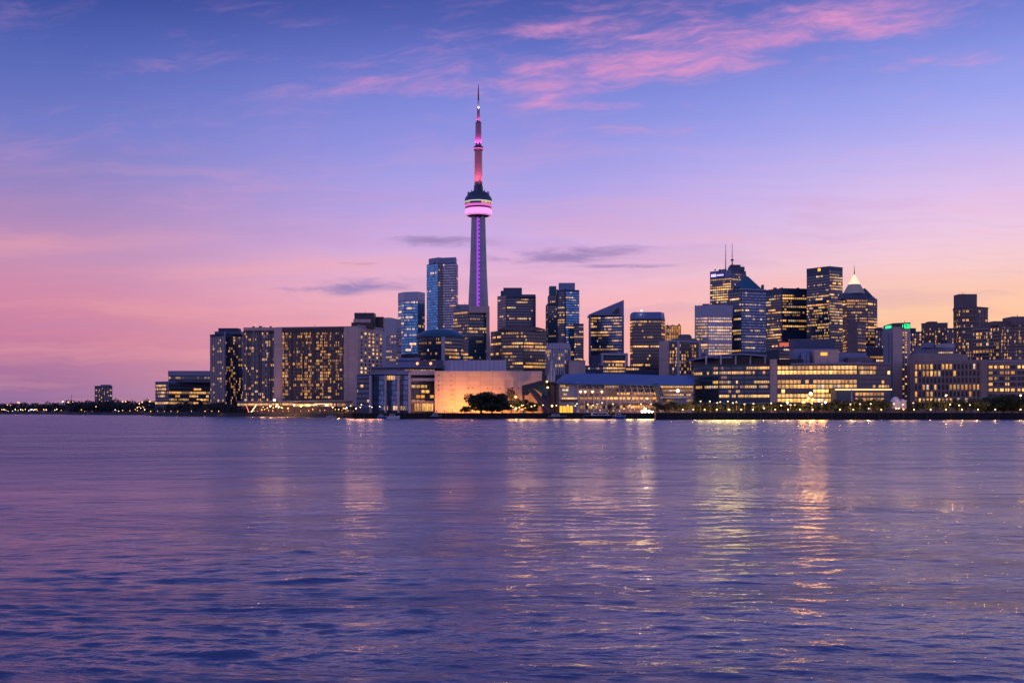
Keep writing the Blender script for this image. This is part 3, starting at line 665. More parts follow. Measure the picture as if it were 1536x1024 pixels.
m.prism(lo, b.zt, Z(467.5, 1350), top=hi).build('crown_panel', 'steel_blue', b.root); MB().ball((X(962, 1349), 1349, Z(466, 1349)), .5).build('beacon', 'lamp_white', b.root)
b = Bld('office_block', 'small amber-lit glass box peeking out behind the beige mid-rise', 'building', [(996, 1500), (1021.5, 1500)], 488, 'brick_rust', 20)
b.bays(0, 489, 512, 7, 4, 'glass_brown', lit=.9, bri=.7, pale=0, fill=.8)
b = Bld('apartment_tower', 'beige mid-rise with a rounded roof and a blank left wall, above the terminal', 'tower', [(989, 1115), (1003, 1100), (1017, 1098), (1049, 1112)], 512, 'concrete_brown', 30)
b.bays(1, 516, 561, 3, 3.2, 'glass_bay_brown', lit=.45, panes=2, bri=1.1); b.bays(2, 516, 561, 8, 3.2, 'glass_bay_brown', lit=.5, panes=2, bri=1.2, pale=.3)
b.piers(2, 511, 564, 1, 'concrete_light', w=2.6, out=.9, t0=0, t1=.995); a_, b_, d_, n_, L_ = b.run(0, 0, 1, -.1); b.panel(a_, b_, d_, n_, Z(562, 1100), Z(512, 1100), 0, 1, 0, 1, .3).build('blank_wall', 'concrete_beige', b.root)
c_ = (X(1028, 1118), 1122); MB().lathe([(13, b.zt-.1), (13, Z(509, 1110)), (11.5, Z(507, 1110)), (7, Z(506.4, 1110)), (7, Z(503.5, 1110)), (5.4, Z(500.6, 1110)), (1, Z(500.2, 1110))], c_, 20).build('round_roof_house', 'concrete_brown', b.root); b.parapet(1.0, 'concrete_light')
b = Bld('office_tower', 'pale grey ribbed office tower with bright white-yellow floors', 'tower', [(1043, 1420), (1062, 1412), (1098, 1416)], 457.5, 'mullion_pale', 40)
for e in (0, 1): b.bands(e, 475, 536, 3.75, 'glass_pale', lit=.62, bri=1.5, pale=.9, pane=1.5, full=.5)
b.piers(1, 457, 476, 9, 'concrete_light', w=.9, out=.6, name='crown_rib'); b.piers(0, 457, 535, 1, 'concrete_light', w=1.2, out=.7); b.piers(0, 457, 476, 4, 'concrete_light', w=.6, out=.5, name='crown_rib', ends=False); b.clutter(1053, 1072, 4, 2.5)
b = Bld('bank_tower', 'tall bank tower with two roof antennas and a glowing violet sign', 'tower', [(1065, 1830), (1097, 1805), (1119, 1825)], 404.5, 'slate', 44)
b.bands(0, 416, 460, 4.1, 'glass_navy', lit=.5, bri=1.3, pale=.55, pane=2.2, full=.4); b.bands(1, 409, 440, 4.1, 'glass_navy', lit=.45, bri=1.2, pale=.5, pane=2.2)
a_, b_, d_, n_, L_ = b.run(0, 0, 1, .2); b.panel(a_, b_, d_, n_, Z(415, 1805), Z(405, 1805), 0, 1, 0, 1, .5).build('crown_panel', 'steel_blue', b.root)
sg = b.panel(a_+d_*2, a_+d_*27, d_, n_, Z(414, 1805), Z(408.5, 1805), 0, 1, 0, 1, .8).build('sign', 'slate', b.root)
for k, (q0, q1, h0, h1) in enumerate(((2.4, 4.8, .15, .9), (5.3, 8.2, .15, .9), (8.8, 11.6, .15, .9), (13, 14.4, .3, .72), (15, 16.5, .3, .72), (17, 18.4, .3, .72), (19, 20.6, .3, .72), (21.2, 22.6, .3, .72), (23.2, 25, .3, .72))):
    z0_, z1_ = Z(414, 1805), Z(408.5, 1805); m = b.panel(a_+d_*q0, a_+d_*q1, d_, n_, z0_+(z1_-z0_)*h0, z0_+(z1_-z0_)*h1, 0, 1, 0, 1, 1.0); m.build('sign_glyph', 'sign_violet', sg)
b.top_block('mechanical_penthouse', 1094, 1117, 400, 'slate', dY=12); b.top_block('roof_house', 1096, 1111, 397, 'dark_metal', dY=18)
for px, yt, r in ((1088.5, 366, .8), (1098.3, 365, .8)): b.mast(px, yt, dY=20, r=r)
b.mast(1098.3, 390, dY=20, r=1.9, name='antenna_base'); MB().lathe([(2.6, Z(391, 1825)), (2.8, Z(389.6, 1825)), (1.2, Z(388.6, 1825))], (X(1098.3, 1825), 1825), 10).build('antenna_collar', 'dark_metal', b.root); b.mast(1088.5, 396, dY=20, r=1.3, name='antenna_base'); b.mast(1114, 396, dY=18, r=.4); b.clutter(1068, 1090, 4, 2.5, dY=8)
b = Bld('office_tower', 'glass tower under a teal pyramid roof in front of the bank tower', 'tower', [(1092, 1470), (1112, 1450), (1149, 1462)], 434, 'mullion_teal', 46)
b.bands(0, 437, 530, 3.75, 'glass_navy', lit=.36, bri=1.35, pale=.5, pane=2, full=.2); b.bands(1, 437, 530, 3.75, 'glass_steel', lit=.34, bri=1.2, pale=.6, pane=2, full=.2)
ap = (X(1119, 1478), 1478); m = MB(); lo = [(X(1095, 1470), 1471), (X(1112, 1452), 1453), (X(1146, 1464), 1465), (X(1138, 1496), 1500), (X(1100, 1492), 1500)]; hi = [(ap[0]-2.4, ap[1]-1), (ap[0]-.5, ap[1]-2.5), (ap[0]+2.4, ap[1]-1), (ap[0]+2, ap[1]+2), (ap[0]-2, ap[1]+2)]
m.prism(lo, b.zt-.1, Z(413.5, 1470), top=hi).build('pyramid_roof', 'teal_panel', b.root); b.mast(1119, 411, dY=28, r=.8, zb=Z(414, 1470), name='finial')
MB().box(X(1143, 1466), X(1146, 1466), 1466, 1472, b.zt-.1, Z(427, 1466)).build('corner_turret', 'slate', b.root); b.parapet(1.2, 'mullion_pale', out=.4); b.block('dormer', 1100, 1104, 430, 436, 'dark_metal', dY=9, depth=5); b.block('dormer', 1106, 1110, 430, 436, 'dark_metal', dY=4, depth=5)
b = Bld('office_tower', 'broad dark flat-topped office tower between the pyramid roof and the tallest black tower', 'tower', [(1145, 1590), (1173, 1560), (1213, 1568)], 432, 'mullion_navy', 50)
b.bands(0, 441, 525, 3.9, 'glass_brown', lit=.42, bri=1.15, pale=.35, pane=1.8, full=.3); b.bands(1, 441, 525, 3.9, 'glass_navy', lit=.5, bri=1.3, pale=.45, pane=1.8, full=.4)
b.piers(1, 431, 526, 1, 'mullion_navy', w=1.4, out=.7); b.clutter(1160, 1200, 5, 2.2, dY=8); b.block('red_lit_storeys', 1170, 1191, 514, 522, 'strip_red', dY=-4, depth=3, Y=1552)
b = Bld('office_tower', 'tall black office tower with a flat roof and a small yellow crown emblem', 'tower', [(1210, 1530), (1244, 1502), (1264, 1516)], 400, 'mullion_navy', 46)
b.bands(0, 411, 524, 3.85, 'glass_navy', lit=.42, bri=1.3, pale=.5, pane=2, full=.35); b.bands(1, 405, 530, 3.85, 'glass_navy', lit=.42, bri=1.3, pale=.55, pane=2, full=.4)
a_, b_, d_, n_, L_ = b.run(0, .5, .62, 0); b.panel(a_, b_, d_, n_, Z(405, 1502), Z(400.8, 1502), 0, 1, 0, 1, .4).build('crown_emblem', 'gold_wall', b.root); b.parapet(.8, 'slate')
b = Bld('office_tower', 'tower with a glowing white cone roof and a cream lower roof', 'tower', [(1264, 1440), (1270, 1425), (1302, 1425), (1316, 1436)], 447, 'mullion_brown', 44)
for e, mt in ((0, 'glass_brown'), (1, 'glass_brown'), (2, 'glass_brown')): b.bands(e, 449, 532, 3.75, mt, lit=.5, bri=1.25, pale=.35, pane=1.9, full=.35)
cc = (X(1281.5, 1446), 1446); zc = lambda y: Z(y, 1446); r_ = lambda px: px*1446/F
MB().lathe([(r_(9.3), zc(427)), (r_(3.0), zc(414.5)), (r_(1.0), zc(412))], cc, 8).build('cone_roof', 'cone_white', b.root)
MB().lathe([(r_(18.5), zc(441)), (r_(16), zc(438.5)), (r_(9.6), zc(427.2)), (r_(9.6), zc(426.9))], cc, 8).build('lower_roof', 'cream_roof', b.root)
MB().prism([(X(1265, 1432), 1432), (X(1304, 1432), 1432), (X(1304, 1432), 1462), (X(1265, 1432), 1462)], b.zt-.1, zc(440.8), top=[(X(1267, 1434), 1434), (X(1298, 1434), 1434), (X(1298, 1434), 1460), (X(1267, 1434), 1460)]).build('roof_base', 'slate', b.root)
MB().tube([(cc[0], cc[1], zc(412.5)), (cc[0], cc[1], zc(397))], [.7, .12]).build('antenna', 'pole_metal', b.root)
MB().lathe([(r_(6), b.zt-.2), (r_(6), zc(449)), (r_(4.5), zc(446.3)), (.5, zc(445.6))], (X(1308, 1440), 1442), 14).build('round_turret', 'steel_blue', b.root)
m = MB(); xx = lambda p: X(p, 1450)
m.prism([(xx(1296), 1446, b.zt-.1), (xx(1313), 1446, b.zt-.1), (xx(1313), 1466, b.zt-.1), (xx(1296), 1466, b.zt-.1)], 0, 0, top=[(xx(1296), 1446, zc(432)), (xx(1313), 1446, b.zt), (xx(1313), 1466, b.zt), (xx(1296), 1466, zc(432))]).build('sloping_wing', 'slate', b.root)
b = Bld('office_block', 'plain grey service tower in front of the cone-topped tower', 'building', [(1271, 1200), (1286, 1195), (1299, 1205)], 481, 'concrete_brown', 20)
b.bands(1, 486, 528, 3.7, 'glass_brown', lit=.5, bri=1.2); b.top_block('mechanical_penthouse', 1276, 1284, 479, 'concrete_brown')
b = Bld('apartment_tower', 'small dark block behind the green-signed tower', 'tower', [(1312, 1400), (1330, 1400)], 494, 'concrete_navy', 20)
b.bays(0, 496, 530, 4, 3.2, 'glass_bay', lit=.25); b.top_block('mechanical_penthouse', 1316, 1324, 491, 'concrete_navy')

# right part of the quay
b = Bld('office_block', 'dark glass waterfront office with a curving roof canopy beside the terminal', 'building', [(1040, 850), (1078, 826), (1155, 818)], 546, 'mullion_teal', 50)
b.bands(0, 548, 604, 3.45, 'glass_teal', lit=.42, bri=1.3, pale=.65, pane=1.5, full=.55); b.bands(1, 548, 603, 3.45, 'glass_navy', lit=.42, bri=1.35, pale=.5, pane=1.5, full=.45)
b.piers(1, 546, 604, 4, 'mullion_navy', w=.7, out=.5); b.block('ground_canopy', 1041, 1156, 604, 605.2, 'concrete_light', dY=-6, depth=4)
m = MB(); up = [(1036, 538.5, 846), (1060, 534.5, 832), (1080, 531.5, 824), (1110, 529.5, 818), (1150, 532.5, 816)]
t_ = [(X(p, Y), Y, Z(y, Y)) for p, y, Y in up]; tb = [(p[0], p[1]+26, p[2]) for p in t_]; l_ = [(p[0], p[1], p[2]-1.1) for p in t_]; lb = [(p[0], p[1], p[2]-1.1) for p in tb]
for k in range(4):
    m.face([t_[k], t_[k+1], tb[k+1], tb[k]]); m.face([l_[k], l_[k+1], t_[k+1], t_[k]]); m.face([lb[k], lb[k+1], l_[k+1], l_[k]])
m.face([l_[-1], lb[-1], tb[-1], t_[-1]]); m.face([lb[0], l_[0], t_[0], tb[0]])
m.build('roof_canopy', 'steel_blue', b.root); MB().prism([(X(1042, 856), 858), (X(1078, 834), 836), (X(1154, 826), 826), (X(1154, 826), 850), (X(1042, 856), 870)], b.zt-.1, Z(535.5, 820)).build('recessed_storey', 'dark_metal', b.root)
for px in (1058, 1080, 1102, 1124, 1146): MB().box(X(px, 826)-.5, X(px, 826)+.5, 822, 823, b.zt-.1, Z(533.2, 822)).build('roof_post', 'concrete_light', b.root)
b = Bld('pier_tower', 'blank beige stair tower between the dark glass office and the yellow-lit office', 'building', [(1155, 812), (1165.5, 811)], 540, 'concrete_beige', 40); b.parapet(.6, 'concrete_light')
b = Bld('office_block', 'long waterfront office with brightly yellow-lit ribbon floors', 'building', [(1165.5, 822), (1286, 812), (1336, 816)], 546, 'concrete_brown', 60)
pat = {0: .97, 1: 1.1, 2: .25, 3: .93, 4: 1.05, 5: .3, 6: 1.0, 7: 1.1}
b.bands(0, 547.5, 604, 3.42, 'glass_brown', band=.74, pane=1.6, bri=2.3, pale=.45, inset=.2, fn=lambda k, N, p: pat.get(k, .8))
b.bands(1, 548, 604, 3.42, 'glass_brown', band=.68, pane=1.6, bri=2.1, pale=.35, fn=lambda k, N, p: (.85, .9, .14, .3, .1, .2, .3, .3)[min(k, 7)])
b.parapet(1.1, 'concrete_grey', out=.5)
b.block('entrance_wing', 1254, 1337, 583.4, 606, 'slate', dY=-16, depth=14); b.block('wing_roof', 1252, 1339, 581.2, 583.2, 'slate', dY=-18, depth=17); b.block('eave_strip', 1253, 1338, 583.3, 584.9, 'eave_light', dY=-19, depth=.8)
s_.P = [(X(1282, 795.5), 795.5), (X(1327, 795.5), 795.5)]; s_.Y = 795; s_.root = b.root; s_.bands(0, 587, 603, 3.8, 'glass_brown', lit=.6, bri=1.6, full=1)
b.block('flue_pipe', 1277, 1278.6, 584, 607, 'concrete_light', dY=-21, depth=.8)
b.top_block('mechanical_penthouse', 1192, 1250, 523, 'steel_blue', dY=22, depth=16); b.top_block('plant_room', 1191, 1252, 508, 'slate', dY=40, depth=16, yb=523); o = b.top_block('roof_house', 1222, 1258, 524.5, 'concrete_beige', dY=12, depth=10)
MB().box(X(1231, 823.8), X(1241, 823.8), 823.8, 824.2, Z(533, 824), Z(528.5, 824)).build('window', 'gold_wall', o)
b.top_block('roof_house', 1258, 1300, 529, 'steel_blue', dY=20, depth=12); b.top_block('roof_house', 1272, 1310, 536, 'concrete_brown', dY=12, depth=8); b.top_block('roof_house', 1168, 1205, 538.5, 'concrete_dark', dY=8, depth=8)
for px in (1206, 1212): MB().lathe([(2.2, b.zt-.1), (2.2, Z(530, 830)), (1.2, Z(528.4, 830))], (X(px, 830), 830), 12).build('cooling_tower', 'steel_blue', b.root)
b.clutter(1300, 1332, 4, 2.2); b.clutter(1215, 1290, 6, 2.0, mat='concrete_grey')
b = Bld('tower_block', 'slim beige tower with a glowing green sign on its dark top', 'tower', [(1325, 916), (1339, 900), (1365.5, 902)], 490, 'concrete_beige', 26)
a_, b_, d_, n_, L_ = b.run(0, 0, 1, -.1); b.panel(a_, b_, d_, n_, Z(609, 900), Z(490.3, 900), 0, 1, 0, 1, .2).build('side_wall', 'concrete_grey', b.root)
q_ = [(p[0], p[1]-.4) for p in b.P]+b.back; MB().prism(q_, b.zt+.01, Z(484.5, 900), top=[(q_[0][0], q_[0][1], Z(486.5, 900)), (q_[1][0], q_[1][1], Z(484.6, 900)), (q_[2][0], q_[2][1], Z(483.2, 900)), (q_[3][0], q_[3][1], Z(483.2, 900)), (q_[4][0], q_[4][1], Z(486.5, 900))]).build('sign_crown', 'copper_green', b.root)
b.windows(1, 497, 603, 2, 29, 'window_glass', lambda r, k: .96 if r < 7 else .3, fw=.62, fhh=.55, bri=1.3, pale=.7, t0=.50, t1=.86)
b.piers(0, 500, 600, 1, 'dark_metal', w=1.0, out=.3, t0=.6, t1=.95); b.mast(1357, 480.5, dY=6, r=.3, zb=Z(484, 900))
a_, b_, d_, n_, L_ = b.run(1, .50, .98, 0); a_ = a_+n_*.4
sg = b.panel(a_, b_+n_*.4, d_, n_, Z(492.6, 900), Z(485.3, 900), 0, 1, 0, 1, .3).build('sign', 'copper_green', b.root)
SW, SHh = L_, Z(485.3, 900)-Z(492.6, 900)
for st in ([(.30, .9), (.30, .12)], [(.30, .9), (.58, .9)], [(.42, .68), (.42, .3), (.55, .12), (.68, .3), (.68, .72)], [(.58, .9), (.8, .62)], [(.66, .9), (.92, .9), (.92, .35)], [(.5, .5), (.92, .42)], [(.36, .1), (.94, .1)], [(.78, .75), (.82, .2)], [(.08, .85), (.08, .2)]):
    P_ = [tuple(a_+d_*(SW*u_)+n_*.45)+(Z(492.6, 900)+SHh*v_,) for u_, v_ in st]; MB().tube(P_, .22, 5).build('sign_stroke', 'sign_green', sg)
a_, b_, d_, n_, L_ = b.run(0, .30, .86, 0); b.panel(a_, b_, d_, n_, Z(491.6, 903), Z(488.3, 903), 0, 1, 0, 1, .7).build('sign', 'sign_green', b.root)
b = Bld('office_block', 'gridded beige office with square amber windows behind the quay trees', 'building', [(1365.5, 868), (1479, 852)], 541, 'concrete_tan', 40)
b.windows(0, 544, 606, 17, 6, 'window_glass', lambda r, k: ((.8 if k < 10 else .15) if r == 0 else (.85 if k < 6 else .2) if r == 1 else .12 if r == 2 else (.75 if k > 5 else .3) if r == 3 else .08 if r == 4 else (.95 if k < 12 else .1)), fw=.62, fhh=.72, bri=1.3, pale=.15, t0=.045, t1=.93)
b.piers(0, 541.5, 610, 17, 'concrete_tan', w=.8, out=.55, t0=.045, t1=.93); b.block('roof_tier', 1372, 1452, 531.5, 541, 'concrete_tan', dY=14, depth=14); b.block('roof_tier', 1376, 1440, 529.6, 531.6, 'concrete_grey', dY=16, depth=12); b.block('roof_light', 1427, 1449, 536, 539.5, 'eave_light', dY=13.5, depth=.4) if False else None
b.parapet(.8, 'concrete_grey'); b.block('end_pier', 1471, 1481, 540.5, 610, 'concrete_tan', dY=-2, depth=4)
b = Bld('office_block', 'grey rooftop wing with a yellow-lit strip behind the gridded office', 'building', [(1372, 960), (1432, 950)], 521, 'concrete_grey', 20)
b.bands(0, 526, 532, 4.0, 'glass_brown', lit=1.0, bri=1.6, t0=.58, t1=.97, full=1); b.block('plant_room', 1386, 1401, 514, 521.1, 'steel_blue', dY=4, depth=8); b.block('plant_room', 1404, 1418, 516.5, 521.1, 'concrete_light', dY=2, depth=8); b.block('roof_screen', 1416, 1432, 515, 521.1, 'concrete_light', dY=6, depth=8)
b = Bld('apartment_tower', 'plain far apartment block seen between green-signed tower and brown tower', 'tower', [(1382, 1520), (1421.5, 1510)], 484.5, 'concrete_brown', 30)
b.bays(0, 488, 525, 8, 3.3, 'glass_bay_brown', lit=.22, fill=.55, bri=1.2); b.top_block('mechanical_penthouse', 1394, 1406, 482, 'concrete_brown'); b.parapet(.7, 'concrete_brown')
b = Bld('apartment_tower', 'low blue-grey far block tucked against the green-signed tower', 'tower', [(1363, 1450), (1383, 1445)], 497, 'concrete_navy', 26); b.bays(0, 500, 530, 5, 3.3, 'glass_bay', lit=.4, bri=1.3); b.top_block('mechanical_penthouse', 1366, 1374, 492, 'concrete_navy')
b = Bld('apartment_tower', 'low dark far block against the left side of the brown tower', 'tower', [(1420, 1420), (1432, 1420)], 492, 'concrete_navy', 26); b.bays(0, 495, 520, 3, 3.3, 'glass_bay', lit=.25)
b = Bld('apartment_tower', 'tall brown apartment tower with a square rooftop block near the right edge', 'tower', [(1430, 1170), (1442, 1152), (1466, 1150), (1482, 1160)], 461, 'concrete_brown', 30)
b.bays(0, 465, 545, 3, 3.0, 'glass_bay_brown', lit=.26, bri=1.2); b.bays(1, 465, 545, 4, 3.0, 'glass_bay_brown', lit=.3, bri=1.2, fill=.72); b.bays(2, 465, 545, 3, 3.0, 'glass_bay_brown', lit=.26, bri=1.2)
b.top_block('mechanical_penthouse', 1438.5, 1465.5, 441, 'concrete_brown', dY=7); b.slabs(1, 464, 545, 6, 'concrete_beige', out=.6, h=.4); b.slabs(2, 464, 545, 6, 'concrete_beige', out=.6, h=.4); b.slabs(0, 464, 545, 6, 'concrete_beige', out=.6, h=.4); b.parapet(.8, 'concrete_brown', out=.6); b.mast(1443, 437, dY=12, r=.3, zb=Z(441, 1157)); b.mast(1446, 437.5, dY=14, r=.3, zb=Z(441, 1157))
b = Bld('apartment_tower', 'long beige apartment block with many balconies at the right edge', 'tower', [(1458, 985), (1500, 965), (1519, 962), (1600, 955)], 487, 'concrete_brown', 40)
b.bays(0, 490, 545, 8, 3.0, 'glass_bay_brown', lit=.3, bri=1.25, fill=.72); b.bays(1, 488, 545, 4, 3.0, 'glass_bay_brown', lit=.42, bri=1.3); b.bays(2, 484, 545, 12, 3.0, 'glass_bay_brown', lit=.45, bri=1.35, pale=.4)
b.slabs(0, 490, 545, 3.0, 'concrete_beige', out=.7, h=.5); b.slabs(1, 490, 545, 3.0, 'concrete_beige', out=.7, h=.5); b.slabs(2, 490, 545, 3.0, 'concrete_beige', out=.7, h=.5)
b.top_block('upper_storeys', 1490, 1600, 481.5, 'concrete_brown', dY=10, depth=26); b.top_block('mechanical_penthouse', 1519, 1600, 474.5, 'concrete_brown', dY=4, depth=20); b.mast(1526, 471, dY=10, zb=Z(475, 970), r=.3)
s_.P = [(X(1519, 965.8), 965.8), (X(1600, 965.8), 965.8)]; s_.Y = 966; s_.root = b.root; s_.bands(0, 484.4, 490.5, 3.2, 'glass_brown', lit=.8, bri=1.5, full=1, band=.5)
b = Bld('apartment_tower', 'narrow brown block with balconies in front of the brown tower', 'tower', [(1457, 1010), (1473, 1005)], 502, 'concrete_brown', 20); b.bays(0, 505, 545, 3, 3.0, 'glass_bay_brown', lit=.4, bri=1.3); b.parapet(.6, 'concrete_beige')
b = Bld('office_block', 'low wide balconied block at the right edge behind the dark trees', 'building', [(1481, 860), (1600, 850)], 541, 'concrete_tan', 40)
b.bands(0, 546, 606, 4.4, 'glass_bay_brown', lit=.42, bri=1.6, pale=.35, band=.66, pane=2.4, full=.35); b.piers(0, 541, 608, 8, 'concrete_tan', w=.8, out=.5); b.slabs(0, 546, 606, 4.4, 'concrete_light', out=.9, h=.4); b.parapet(.7, 'concrete_light')
# low fill between the towers
for i, (p0, p1, yt, Y, w, lab) in enumerate(((876, 905, 548, 1180, 'concrete_navy', 'low dark block behind the blue terminal roof, left of the pale framed block'), (938, 992, 549, 1200, 'concrete_navy', 'low dark block behind the terminal roof, under the tapered crown tower'),
        (1034, 1062, 533, 1180, 'concrete_brown', 'low brown block between the rounded beige mid-rise and the ribbed tower'), (1060, 1098, 538, 1120, 'concrete_navy', 'low navy block at the foot of the pale ribbed tower'), (1168, 1206, 520, 1250, 'concrete_navy', 'low navy block at the foot of the broad dark tower'), (1298, 1330, 521, 1180, 'concrete_navy', 'low navy block at the foot of the cone-topped tower'), (596, 636, 532, 1320, 'dark_metal', 'low black block at the foot of the blue glass tower'))):
    b = Bld('office_block', lab, 'building', [(p0, Y), (p1, Y)], yt, w, 20); b.bands(0, yt+2, 560, 3.6, 'glass_brown' if i != 6 else 'glass_navy', lit=.4 if i != 6 else .02, bri=1.3); b.clutter(p0+3, p1-3, 3, 2.5)

# ------------------------------------------------------------------ centre of the quay
b = Bld('office_block', 'low glass waterfront block with tall pale fins, left of the white hall', 'building', [(535, 830), (556, 822), (616, 816), (652, 822)], 561, 'mullion_navy', 44)
b.bands(0, 567, 614, 3.7, 'glass_navy', lit=.2, bri=1.0, pane=2, pale=.3); b.bands(1, 562.5, 616, 3.7, 'glass_steel', lit=.10, bri=1.0, pane=2.2, pale=.4, band=.85); b.bands(2, 568, 606, 3.7, 'glass_brown', lit=.4, bri=1.3, pane=2, full=.3, pale=0)
for px, w in ((556, 1.4), (578.5, 1.0), (598, 1.4), (614.8, 1.6)): MB().box(X(px, 815)-w/2, X(px, 815)+w/2, 812, 820, GZ, Z(563 if px < 610 else 558, 815)).build('pale_fin', 'concrete_light', b.root)
m = MB(); arc = [(553, 562), (558, 558.6), (566, 557), (590, 556), (616, 555.5)]
A_ = [(X(p, 813), 813, Z(y, 813)) for p, y in arc]; B_ = [(p[0], 850, p[2]) for p in A_]; Lw = [(p[0], p[1], b.zt-.3) for p in A_]
for k in range(4): m.face([A_[k], A_[k+1], B_[k+1], B_[k]]); m.face([Lw[k], Lw[k+1], A_[k+1], A_[k]])
m.build('curved_roof', 'steel_blue', b.root); b.block('roof_band', 615.5, 652.5, 556, 562, 'concrete_light', dY=-2, depth=30); b.block('floor_band', 617, 652, 601, 604.5, 'concrete_beige', dY=-3, depth=3); b.block('floor_band', 617, 652, 567, 571, 'concrete_light', dY=-3, depth=3)
s_.P = [(X(617, 817), 817), (X(651, 817), 817)]; s_.Y = 817; s_.root = b.root; s_.bands(0, 604.6, 617, 5.9, 'glass_brown', lit=.9, bri=1.5, full=1, band=.95, pale=.2, name='shop_window'); b.block('left_cap', 535, 556, 565, 567.2, 'steel_blue', dY=-1, depth=20)
b = Bld('office_block', 'blue-grey setback storeys above the low glass waterfront block', 'building', [(557, 880), (600, 872), (653, 880)], 551, 'dark_metal', 30)
b.bands(0, 552.5, 557, 3, 'glass_brown', lit=.3, full=1); b.bands(1, 552.5, 557, 3, 'glass_brown', lit=.4, full=1, bri=1.1); b.parapet(1.2, 'steel_blue', out=1.0); b.top_block('upper_storeys', 597, 628, 536.5, 'steel_blue', dY=25); b.top_block('upper_storeys', 627, 664, 540, 'slate', dY=22)
b.block('roof_band', 597, 628, 540, 541.5, 'slate', dY=24, depth=1); MB().ball((X(626, 890), 890, Z(545, 890)), 1.0).build('roof_lamp', 'lamp_red', b.root); MB().ball((X(646, 890), 890, Z(545, 890)), 1.0).build('roof_lamp', 'lamp_red', b.root)
b = Bld('exhibition_hall', 'great blank pale hall on the quay glowing orange from floodlights', 'hall', [(652, 800), (813, 800)], 557.3, 'stone_white', 55, ztop=Z(557.3, 800))
b.top_block('ribbed_roof_block', 673, 759, 540, 'ribbed_metal', dY=8, depth=24); b.top_block('roof_step', 667, 700, 540.6, 'ribbed_metal', dY=14, depth=16)
for y in (563, 571, 578, 585, 592, 599):
    for px in ((658, 676.5) if y < 580 else (658, 676.5, 680)): MB().box(X(px, 800)-.3, X(px, 800)+.3, 799.7, 800.1, Z(y, 800)-.35, Z(y, 800)+.35).build('wall_vent', 'dark_metal', b.root)
for px in (703, 709, 731, 750, 778): MB().box(X(px, 800)-.3, X(px, 800)+.3, 799.7, 800.1, Z(582, 800)-.35, Z(582, 800)+.35).build('wall_vent', 'dark_metal', b.root)
b.block('lower_screen', 652.5, 690, 612.8, 617, 'concrete_light', dY=-2, depth=1.5); b.parapet(.5, 'concrete_light')
def flood(px, Y, pw, col=(1, .33, .05), label='small floodlight on the ground washing the pale hall with orange light', z=1.2, up=.42, kind='spot', spread=120, grp='floodlights at the foot of the pale hall'):
    r = thing('floodlight', label, 'lamp', (X(px, Y), Y, GZ), grp)
    MB().tube([(X(px, Y), Y, GZ), (X(px, Y), Y, GZ+z)], .12).build('stand', 'pole_metal', r); MB().box(X(px, Y)-.5, X(px, Y)+.5, Y-.3, Y+.3, GZ+z, GZ+z+.5).build('lamp_head', 'dark_metal', r)
    l = bpy.data.lights.new('hall_light', 'SPOT'); l.energy = pw; l.color = col; l.spot_size = R(spread); l.spot_blend = .8; l.shadow_soft_size = .5
    o = bpy.data.objects.new('hall_light', l); COL.objects.link(o); o.parent = r; o.location = (0, .4, z+.8); o.rotation_euler = Vector((0, 1, up)).to_track_quat('-Z', 'Y').to_euler()
for px, pw in ((655, 7500), (667, 8500), (679, 9500), (692, 11000), (704, 12500), (720, 14500), (738, 15500), (756, 17000), (770, 17000), (784, 14000), (800, 9000)): flood(px, 781, pw*1.15)

